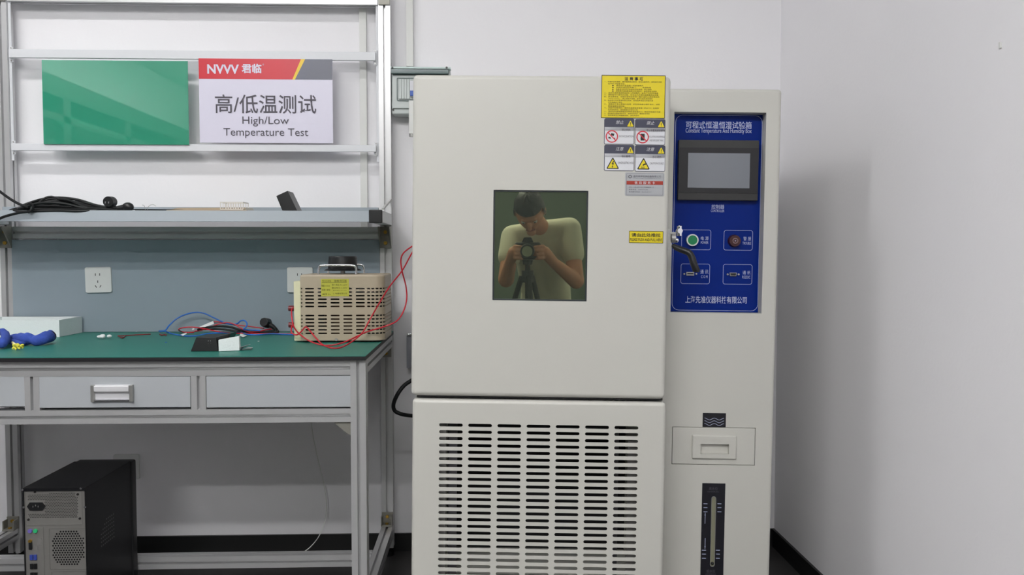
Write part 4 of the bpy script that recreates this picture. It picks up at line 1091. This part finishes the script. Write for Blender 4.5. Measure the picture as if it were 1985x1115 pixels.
# steel wall box beside the chamber
o = thing('switch_box', 'narrow grey steel box on the wall, mostly hidden behind the chamber', 'electrical box')
B().box(at(788, 680, 2.84).x, at(835, 680, 2.84).x, 2.84, WB, at(800, 714, 2.84).z, at(800, 650, 2.84).z).make('case', mat('switch_grey', (146, 148, 156), .4, metal=.3, noise=.04), o, bevel=.002)
B().box(at(788.6, 680, 2.84).x, at(835, 680, 2.84).x, 2.834, 2.8399, at(800, 651.5, 2.84).z, at(800, 647, 2.84).z).make('lip', CHROME, o, bevel=.001)
o = B().tube([at(812, 728, 2.62), at(797, 738, 2.60), at(783, 748, 2.59), at(771, 764, 2.58), at(763, 783, 2.58), at(765, 796, 2.58), at(778, 803, 2.58), at(797, 806, 2.6), at(815, 806, 2.62)], .0062, n=12).make('supply_cable', BLACKR, ch, label='thick black supply cable')
o.matrix_parent_inverse = MI
p = at(245.5, 905, 2.885); o = socket(None, p.x, WB - .0002, p.z, s=.088, name='low_wall_socket'); tag(o, 'white wall socket low on the wall above the computer', 'socket')
# thin white cable under the bench
o = B().tube([at(603, 815, 2.82), at(606, 840, 2.84), at(614, 880, 2.86), at(626, 930, 2.87), at(633, 975, 2.87), at(630, 1010, 2.86), at(618, 1040, 2.83), at(600, 1062, 2.78), at(578, 1077, 2.74)], .0016, n=6).make('thin_cable', PLASTW, None)
tag(o, 'thin white cable hanging in an arc under the bench', 'cable')
hk = B(); c = at(1951, 83, 2.0); hk_y = XRW * FPX / (1951 - 935)
hk.box(XRW - .004, XRW, hk_y - .003, hk_y + .003, CAMZ + (488 - 90) * hk_y / FPX, CAMZ + (488 - 78) * hk_y / FPX)
o = hk.make('wall_hook', TRUNK, None, bevel=.0008); tag(o, 'tiny white hook high on the right wall', 'hook')

# ------------------------------------------------------------------ computer tower
PD = 2.225
px_ = lambda p: at(p, 1030, PD).x
pz_ = lambda p: at(100, p, PD).z
tw = thing('computer_tower', 'black computer tower with its grey back facing out, under the bench', 'computer')
tx0, tx1 = px_(46.5), px_(168.5); tz1 = pz_(945.5); depth = 2.503 - PD
B().box(tx0 + .001, tx1 - .001, PD + .006, PD + .008 + .001, .012, tz1 - .004).make('shade_plate', DARKIN, tw, smooth=False)
b = B(); th = .0012
b.box(tx0, tx0 + .003, PD - .003, PD + depth, .012, tz1 - .0012); b.make('side_panel', PCBLACK, tw, bevel=.0008)
b = B(); b.box(tx1 - .003, tx1, PD - .003, PD + depth, .012, tz1 - .0012)
b = b.make('side_panel', PCBLACK, tw, bevel=.0008)
B().box(tx0 + .0002, tx1 - .0002, PD - .004, PD + depth, tz1 - .0010, tz1).make('top_cover', PCBLACK, tw, bevel=.0004)
B().box(tx0 + .0002, tx1 - .0002, PD - .004, PD - .002, tz1 - .008, tz1 - .0011).make('top_cover', PCBLACK, tw, smooth=False)
B().box(tx0 + .001, tx1 - .001, PD, PD + depth, .010, .0119).make('bottom_pan', PCBLACK, tw, smooth=False)
# dotted vent on the side
b = B()
for i in range(7):
    for j in range(8):
        y_ = PD + .080 + j * .011; z_ = .30 - i * .011
        if j >= i * -1 + 3: b.box(tx1, tx1 + .0005, y_, y_ + .004, z_, z_ + .003)
b.make('side_vent', mat('vent_glint', (100, 100, 102), .5, noise=.1), tw, smooth=False)
bz = B(); bz.box(tx0 - .002, tx1 + .004, PD + depth, PD + depth + .035, .012, tz1 - .002); bz.make('front_bezel', BLACK, tw, bevel=.006)
for (x, y) in ((tx0 + .02, PD + .03), (tx1 - .02, PD + .03), (tx0 + .02, PD + .25), (tx1 - .02, PD + .25)):
    B().cyl((x, y, 0), (x, y, .0099), .012, n=14).make('foot', BLACKR, tw)
# back plate as tiled cells: build rectangles + perforated areas
k1 = PD / FPX
bx0, bx1 = tx0 + .0032, tx1 - .0032
def Pz(py): return pz_(py)
b = B()
F0 = lambda u, v, d: (u, PD + d, v)
ua0, ua1 = px_(55), px_(154.5); va1, va0 = Pz(955.5), Pz(1004.5)
pt = 3.13 * k1 * 1.0; rws = int((va1 - va0) / (pt * .9)); ph = (va1 - va0) / rws
sk0, sk1, skz1, skz0 = px_(52), px_(87.5), Pz(971), Pz(997)
for i in range(rws):
    zc = va1 - ph * (i + .5); off = (i % 2) * pt / 2; n = int((ua1 - ua0 - pt / 2) / pt)
    if off: b.quad([F0(ua0, zc - ph / 2, 0), F0(ua0 + off, zc - ph / 2, 0), F0(ua0 + off, zc + ph / 2, 0), F0(ua0, zc + ph / 2, 0)])
    for j in range(n):
        xc = ua0 + off + pt * (j + .5)
        inside = not (sk0 < xc < sk1 and skz0 < zc < skz1) and not (xc < px_(96) and zc > Pz(958)) and not (xc > px_(148) and zc > Pz(964)) and not (xc < px_(58) and zc < Pz(1000)) and not (xc > px_(150) and zc < Pz(999))
        if inside: b.cell(xc - pt / 2, xc + pt / 2, zc - ph / 2, zc + ph / 2, xc, zc, .00001, pt * .34, F0, .001, 2)
        else: b.quad([F0(xc - pt / 2, zc - ph / 2, 0), F0(xc + pt / 2, zc - ph / 2, 0), F0(xc + pt / 2, zc + ph / 2, 0), F0(xc - pt / 2, zc + ph / 2, 0)])
    xe = ua0 + off + pt * n
    b.quad([F0(xe, zc - ph / 2, 0), F0(ua1, zc - ph / 2, 0), F0(ua1, zc + ph / 2, 0), F0(xe, zc + ph / 2, 0)])
# fan grille
fa0, fa1 = px_(99.5), px_(163.5); fb1, fb0 = Pz(1029), Pz(1097)
fp = 5.0 * k1; fr = int((fb1 - fb0) / (fp * .87)); fh = (fb1 - fb0) / fr; fcx, fcz = (fa0 + fa1) / 2, (fb0 + fb1) / 2
for i in range(fr):
    zc = fb1 - fh * (i + .5); off = (i % 2) * fp / 2; n = int((fa1 - fa0 - fp / 2) / fp)
    if off: b.quad([F0(fa0, zc - fh / 2, 0), F0(fa0 + off, zc - fh / 2, 0), F0(fa0 + off, zc + fh / 2, 0), F0(fa0, zc + fh / 2, 0)])
    for j in range(n):
        xc = fa0 + off + fp * (j + .5); u = abs(xc - fcx) / ((fa1 - fa0) / 2); v = abs(zc - fcz) / ((fb1 - fb0) / 2)
        if u + v < 1.5: b.cell(xc - fp / 2, xc + fp / 2, zc - fh / 2, zc + fh / 2, xc, zc, .00001, fp * .38, F0, .001, 2)
        else: b.quad([F0(xc - fp / 2, zc - fh / 2, 0), F0(xc + fp / 2, zc - fh / 2, 0), F0(xc + fp / 2, zc + fh / 2, 0), F0(xc - fp / 2, zc + fh / 2, 0)])
    xe = fa0 + off + fp * n
    b.quad([F0(xe, zc - fh / 2, 0), F0(fa1, zc - fh / 2, 0), F0(fa1, zc + fh / 2, 0), F0(xe, zc + fh / 2, 0)])
def R_(xa, xb, za, zb): b.quad([F0(xa, za, 0), F0(xb, za, 0), F0(xb, zb, 0), F0(xa, zb, 0)])
ztop = tz1 - .0085
R_(bx0, bx1, va1, ztop); R_(bx0, ua0, va0, va1); R_(ua1, bx1, va0, va1); R_(bx0, bx1, fb1, va0)
R_(bx0, fa0, fb0, fb1); R_(fa1, bx1, fb0, fb1); R_(bx0, bx1, .012, fb0)
b.make('back_plate', PCSTEEL, tw, smooth=False, label='grey perforated steel back')
b = B()
def pcring(l, r, t, bt, rad=.004, lw=.0009): frame_ring(b, px_(l), px_(r), Pz(bt), Pz(t), rad, lw, PD - .0012, PD - .0001, 4)
pcring(50.5, 160.5, 953, 1018, .004); pcring(95, 168 - 2, 1024, 1104, .004); pcring(98, 164, 1107, 1150, .004)
b.make('pressed_rib', PCSTEEL, tw)
io = B().box(px_(52), px_(84.5), PD - .0014, PD - .0002, .05, Pz(1021.5)).make('port_plate', PCSTEEL, tw, bevel=.0004)
def pcyl(px, py, r, m, nm, par=io, dpt=.004):
    x, z = px_(px), Pz(py); B().cyl((x, PD - .0014 - dpt, z), (x, PD - .0014, z), r, n=18).make(nm, m, par)
pcyl(59.5, 1028.5, .0055, mat('port_violet', (112, 100, 176), .4, noise=.05), 'round_port'); pcyl(70, 1028.5, .0055, mat('port_green', (44, 176, 112), .4, noise=.05), 'round_port')
pcyl(59.5, 1048, .0045, BRASS, 'port_screw', dpt=.005)
B().box(px_(57), px_(63), PD - .007, PD - .0014, Pz(1064), Pz(1050)).make('video_port', BLACK, io, bevel=.0012)
B().slab(rrect(px_(73), px_(81.5), Pz(1058), Pz(1043), .004), PD - .0019, PD - .0014).make('port_cover', mat('port_cover_grey', (120, 118, 116), .5, noise=.05), io)
B().slab(rrect(px_(66), px_(73), Pz(1068), Pz(1059), .003), PD - .0019, PD - .0014).make('port_cover', MATS['port_cover_grey'], io)
UB = mat('usb_blue', (50, 68, 150), .4, noise=.05)
for py, mm in ((1079.5, UB), (1097, BLACK), (1114, BLACK)):
    for pxx in (61, 68.5):
        B().box(px_(pxx - 3), px_(pxx + 3), PD - .005, PD - .0014, Pz(py + 5), Pz(py - 5)).make('usb_socket', mm, io, bevel=.0004)
ps = B().slab([(px_(l), Pz(t)) for l, t in ((54.5, 981), (60, 973.5), (84, 973.5), (89.5, 981), (84, 989), (60, 989))], PD - .004, PD - .0001).make('mains_inlet', BLACK, tw, bevel=.0005)
b = B()
for dx_ in (-5, 0, 5): b.box(px_(72 + dx_) - .0008, px_(72 + dx_) + .0008, PD - .0052, PD - .0041, Pz(982.5 - (2 if dx_ == 0 else 0)), Pz(979.5 - (2 if dx_ == 0 else 0)))
b.make('inlet_pin', STEEL, ps, smooth=False)
for px0, py0 in ((70, 953.5), (152.5, 959), (56, 1007), (155.5, 1006)): bolt(tw, (px_(px0), PD - .0001, Pz(py0)), .0032, mat('dark_screw', (52, 50, 50), .4, metal=.6, noise=.1), 'case_screw', h=.002)
for px0, py0 in ((48, 948.3), (160.5, 946.8)): bolt(tw, (px_(px0), PD - .0041, Pz(py0)), .0032, CHROME, 'case_screw', h=.002)
for px0, py0 in ((48.2, 982.5), (167, 983.3)): bolt(tw, (px_(px0), PD - .0031, Pz(py0)), .0030, CHROME, 'case_screw', h=.002)

# ------------------------------------------------------------------ behind the camera: rack row, tripod, camera and photographer (seen as reflections)
rk = thing('storage_rack', 'long steel rack row along the left side, reflected in the green sheet', 'rack')
RX = -2.75; DK = mat('rack_grey', (52, 58, 56), .5, noise=.05)
B().box(RX - .5, RX, -4.4, .9, 2.06, 2.19).make('beam', DK, rk, bevel=.003)
B().box(RX - .5, RX, -4.4, .9, 1.90, 1.95).make('shelf', DK, rk, bevel=.003)
B().box(RX - .5, RX, -4.4, .9, .9, .94).make('shelf', DK, rk, bevel=.003)
for y_ in (.90, .05, -.90, -2.0, -3.2, -4.3):
    B().box(RX - .06, RX - .0, y_ - .10, y_, 0, 2.0599).make('upright', DK, rk, bevel=.003)
    B().box(RX - .5, RX - .44, y_ - .10, y_, 0, 2.0599).make('upright', DK, rk, bevel=.003)

SKIN = mat('skin', (196, 136, 104), .55, noise=.05, nscale=30)
SHIRT = mat('cream_tshirt', (208, 204, 180), .85, noise=.04, bump=.4, bscale=60)
HAIR = mat('black_hair', (22, 20, 20), .5, noise=.2, bump=.8, bscale=250)
PANTS = mat('grey_trousers', (120, 118, 106), .85, noise=.05, bump=.3, bscale=60)
SHOE = mat('dark_shoes', (40, 38, 40), .6, noise=.1)
SHC = mat('lip_tone', (150, 84, 72), .5, noise=.05)

def skin_mesh(verts, edges, radii, name, m, parent, extra=None, voxel=.006, it=6):
    """one continuous surface: tapered limbs fused by a voxel remesh and relaxed"""
    b = B()
    for (i, j) in edges:
        a, c = Vector(verts[i]), Vector(verts[j])
        if (c - a).length > 1e-4: b.cyl(a, c, radii[i], radii[j], 20)
    for v, r_ in zip(verts, radii): b.ball(v, r_, seg=20, rings=14)
    if extra: extra(b.bm)
    o = b.make(name, m, None)
    rm = o.modifiers.new('r', 'REMESH'); rm.mode = 'VOXEL'; rm.voxel_size = voxel
    sm = o.modifiers.new('m', 'SMOOTH'); sm.iterations = it; sm.factor = .5
    bpy.context.view_layer.update()
    me3 = bpy.data.meshes.new_from_object(o.evaluated_get(bpy.context.evaluated_depsgraph_get()))
    o.modifiers.clear(); o.data = me3; o.data.name = name
    o.data.materials.clear(); o.data.materials.append(m)
    for p in o.data.polygons: p.use_smooth = True
    o.parent = parent
    return o

pr = thing('person', 'person with short black hair in cream T-shirt bending over a camera, reflected in the window', 'person')
BK = .30
hd = refl(1027, 410, BK - .06)         # head centre
chn = refl(1034, 452, BK + .06)        # chin
nk = refl(1049, 446, BK + .10)         # neck base
shR = refl(1104, 440, BK + .10); shL = refl(994, 455, BK + .10)
elR = refl(1117, 545, BK + .02); elL = refl(981, 542, BK - .02)
wrR = refl(1074, 510, BK - .10); wrL = refl(988, 508, BK - .10)
haR = refl(1056, 489, BK - .15); haL = refl(996, 489, BK - .15)
chst = refl(1050, 478, BK + .17); wst = refl(1058, 560, BK + .30)
pel = refl(1058, 600, BK + .38)
hipR = pel + Vector((.10, 0, -.03)); hipL = pel + Vector((-.10, 0, -.03))
kR = Vector((hipR.x + .05, pel.y + .18, .46)); kL = Vector((hipL.x - .05, pel.y + .14, .46))
fR = Vector((kR.x + .02, pel.y - .06, .09)); fL = Vector((kL.x - .02, pel.y - .10, .09))
toR = fR + Vector((.03, .12, -.050)); toL = fL + Vector((-.03, .12, -.050))
V = [pel, wst, chst, nk, shR, elR, wrR, haR, shL, elL, wrL, haL, hipR, kR, fR, toR, hipL, kL, fL, toL, nk.lerp(hd, .45)]
E = [(0, 1), (1, 2), (2, 3), (2, 4), (4, 5), (5, 6), (6, 7), (2, 8), (8, 9), (9, 10), (10, 11), (0, 12), (12, 13), (13, 14), (14, 15), (0, 16), (16, 17), (17, 18), (18, 19), (3, 20)]
Rr = [.085, .07, .085, .055, .046, .042, .027, .030, .046, .042, .027, .030, .075, .048, .034, .020, .075, .048, .034, .020, .048]
# fingers: chains around the camera body
def finger(hand, base_off, dirs, r):
    i0 = len(V); p = hand + Vector(base_off); V.append(p); Rr.append(r); E.append((hand_i, i0))
    for k, dv in enumerate(dirs):
        p = p + Vector(dv); V.append(p); Rr.append(r * (.95 - .1 * k)); E.append((len(V) - 2, len(V) - 1))
for hand, hand_i, sx in ((haR, 7, -1), (haL, 11, 1)):
    for k in range(4):
        ln = (.9, 1.0, .95, .78)[k]
        finger(hand, (sx * .006, .016, .030 - k * .020), [(sx * .010 * ln, .024 * ln, 0), (sx * .022 * ln, .010 * ln, -.002), (sx * .018 * ln, -.002, -.002)], .0088)
    finger(hand, (sx * .012, -.012, .012), [(sx * .022, -.004, .008), (sx * .020, .000, .006)], .0098)
up = (hd - chn).normalized()
fw = (Vector((0, 0, CAMZ)) - hd).normalized(); fw = (fw - up * fw.dot(up)).normalized(); sd_ = up.cross(fw)
def hp_(u, f_, s_): return hd + up * u + fw * f_ + sd_ * s_
def head_extra(bm):
    Mh = Matrix((sd_, fw, up)).transposed().to_4x4(); Mh.translation = hd
    r = bmesh.ops.create_uvsphere(bm, u_segments=28, v_segments=20, radius=1)
    for v in r['verts']:
        x, y, z = v.co
        wz = 1 - .22 * max(0, -z); X = x * .074 * wz; Y = y * .092 * (1 - .12 * max(0, -z)); Z = z * .112
        v.co = Mh @ Vector((X, Y, Z))
    for c_, rr_ in (((-.004, .098, 0), (.012, .018, .018)), ((-.022, .104, 0), (.012, .014, .010)), ((-.088, .062, 0), (.026, .024, .02)), ((.022, .084, .0), (.044, .012, .010)),
                    ((0, -.002, .077), (.008, .017, .028)), ((0, -.002, -.077), (.008, .017, .028))):
        r = bmesh.ops.create_uvsphere(bm, u_segments=12, v_segments=8, radius=1)
        for v in r['verts']: v.co = Mh @ (Vector((v.co.x * rr_[0], v.co.y * rr_[1], v.co.z * rr_[2])) + Vector((c_[2], c_[1], c_[0])))
skin_mesh(V, E, Rr, 'body', SKIN, pr, extra=head_extra, voxel=.005, it=3)
# hair cap
b = B(); bmesh.ops.create_uvsphere(b.bm, u_segments=30, v_segments=22, radius=1)
Mh = Matrix((sd_, fw, up)).transposed().to_4x4(); Mh.translation = hd
for v in list(b.bm.verts):
    x, y, z = v.co
    if z < -.45 or (y > .45 and z < .38) or (y > .1 and z < -.1): b.bm.verts.remove(v)
for v in b.bm.verts:
    x, y, z = v.co; j = 1 + .04 * math.sin(x * 23) * math.sin(y * 19 + z * 17)
    v.co = Mh @ Vector((x * .083 * j, y * .104 * j, z * .126 * j + .002))
b.make('hair', HAIR, pr)
b = B()
for s_ in (-.030, .030): b.ball(hp_(.010, .0795, s_), .0115, seg=12, rings=8)
b.make('eyes', mat('eye_white', (210, 205, 200), .3, noise=.02), pr)
b = B()
for s_ in (-.030, .030): b.ball(hp_(.008, .0870, s_), .0055, seg=10, rings=8)
b.make('pupils', BLACK, pr)
b = B(); b.tube([hp_(-.052, .080, -.022), hp_(-.050, .089, 0), hp_(-.052, .080, .022)], .005, n=8); b.make('lips', SHC, pr)
# shirt
eR = shR.lerp(elR, .50); eL = shL.lerp(elL, .50)
ox = Vector((.050, 0, 0)); shv = Vector((0, 0, -.012))
Vs = [pel + ox, pel - ox, wst + ox * .9, wst - ox * .9, chst + ox, chst - ox, nk.lerp(chst, .18), shR + shv, eR, shL + shv, eL, nk.lerp(chst, .2).lerp(shR, .45), nk.lerp(chst, .2).lerp(shL, .45)]
skin_mesh(Vs, [(0, 1), (2, 3), (4, 5), (0, 2), (1, 3), (2, 4), (3, 5), (4, 6), (5, 6), (4, 7), (7, 8), (5, 9), (9, 10), (6, 11), (11, 7), (6, 12), (12, 9), (4, 11), (5, 12)],
          [.098, .098, .095, .095, .102, .102, .070, .064, .062, .064, .062, .062, .062], 'tshirt', SHIRT, pr, voxel=.008, it=10)
skin_mesh([pel + ox * .8, pel - ox * .8, hipR, kR, fR, hipL, kL, fL], [(0, 1), (0, 2), (2, 3), (3, 4), (1, 5), (5, 6), (6, 7)], [.102, .102, .092, .066, .054, .092, .066, .054], 'trousers', PANTS, pr, voxel=.008, it=8)
for f_, t_ in ((fR, toR), (fL, toL)):
    b = B(); b.tube([(f_.x, f_.y - .05, .045), (f_.x, f_.y, .055), tuple(f_.lerp(t_, .6))[:2] + (.045,), tuple(f_.lerp(t_, 1.3))[:2] + (.034,)], [.035, .050, .046, .03], n=14)
    for v in b.bm.verts: v.co.z = max(.0, v.co.z)
    b.make('shoe', SHOE, pr)

# camera on tripod
CF = Matrix.Rotation(-YAW, 3, 'Z') @ Vector((0, 1, 0)); CS = Vector((CF.y, -CF.x, 0))
dc = thing('photo_camera', 'black photo camera held on a tripod, reflected in the chamber window', 'camera', (0, 0, CAMZ), (-PITCH, 0, -YAW))
B().cyl((0, -.118, 0), (0, -.030, 0), .036, .034, 32).make('lens', BLACK, dc)
B().cyl((0, -.0299, 0), (0, -.0285, 0), .026, n=32).make('lens_glass', GLASSD, dc)
B().box(-.066, .066, -.178, -.1181, -.046, .040).make('camera_body', BLACK, dc, bevel=.012, seg=4)
B().hexa([(-.03, -.135, .0405), (.03, -.135, .0405), (.018, -.13, .066), (-.018, -.13, .066), (-.03, -.178, .0405), (.03, -.178, .0405), (.018, -.175, .066), (-.018, -.175, .066)]).make('viewfinder', BLACK, dc, bevel=.004)
tp_ = thing('tripod', 'black three-legged tripod under the photo camera', 'tripod', (0, 0, 0))
hb = Vector((0, 0, CAMZ)) - CF * .145
B().cyl((hb.x, hb.y, .99), (hb.x, hb.y, CAMZ - .0415), .022, .028, 20).make('head', BLACK, tp_)
B().cyl((hb.x, hb.y, .62), (hb.x, hb.y, .9899), .013, n=16).make('column', BLACK, tp_)
B().cyl((hb.x, hb.y, .90), (hb.x, hb.y, .96), .030, n=20).make('collar', BLACK, tp_)
for a_ in (75, 195, 315):
    a_ = math.radians(a_); dx_, dy_ = math.cos(a_), math.sin(a_)
    lg = B(); lg.cyl((hb.x + dx_ * .03, hb.y + dy_ * .03, .93), (hb.x + dx_ * .19, hb.y + dy_ * .19, .45), .014, .013, 14); lg.cyl((hb.x + dx_ * .19, hb.y + dy_ * .19, .45), (hb.x + dx_ * .335, hb.y + dy_ * .335, .012), .010, .009, 14)
    lg.cyl((hb.x + dx_ * .335, hb.y + dy_ * .335, .0), (hb.x + dx_ * .335, hb.y + dy_ * .335, .03), .013, n=14)
    lg.make('leg', BLACK, tp_)
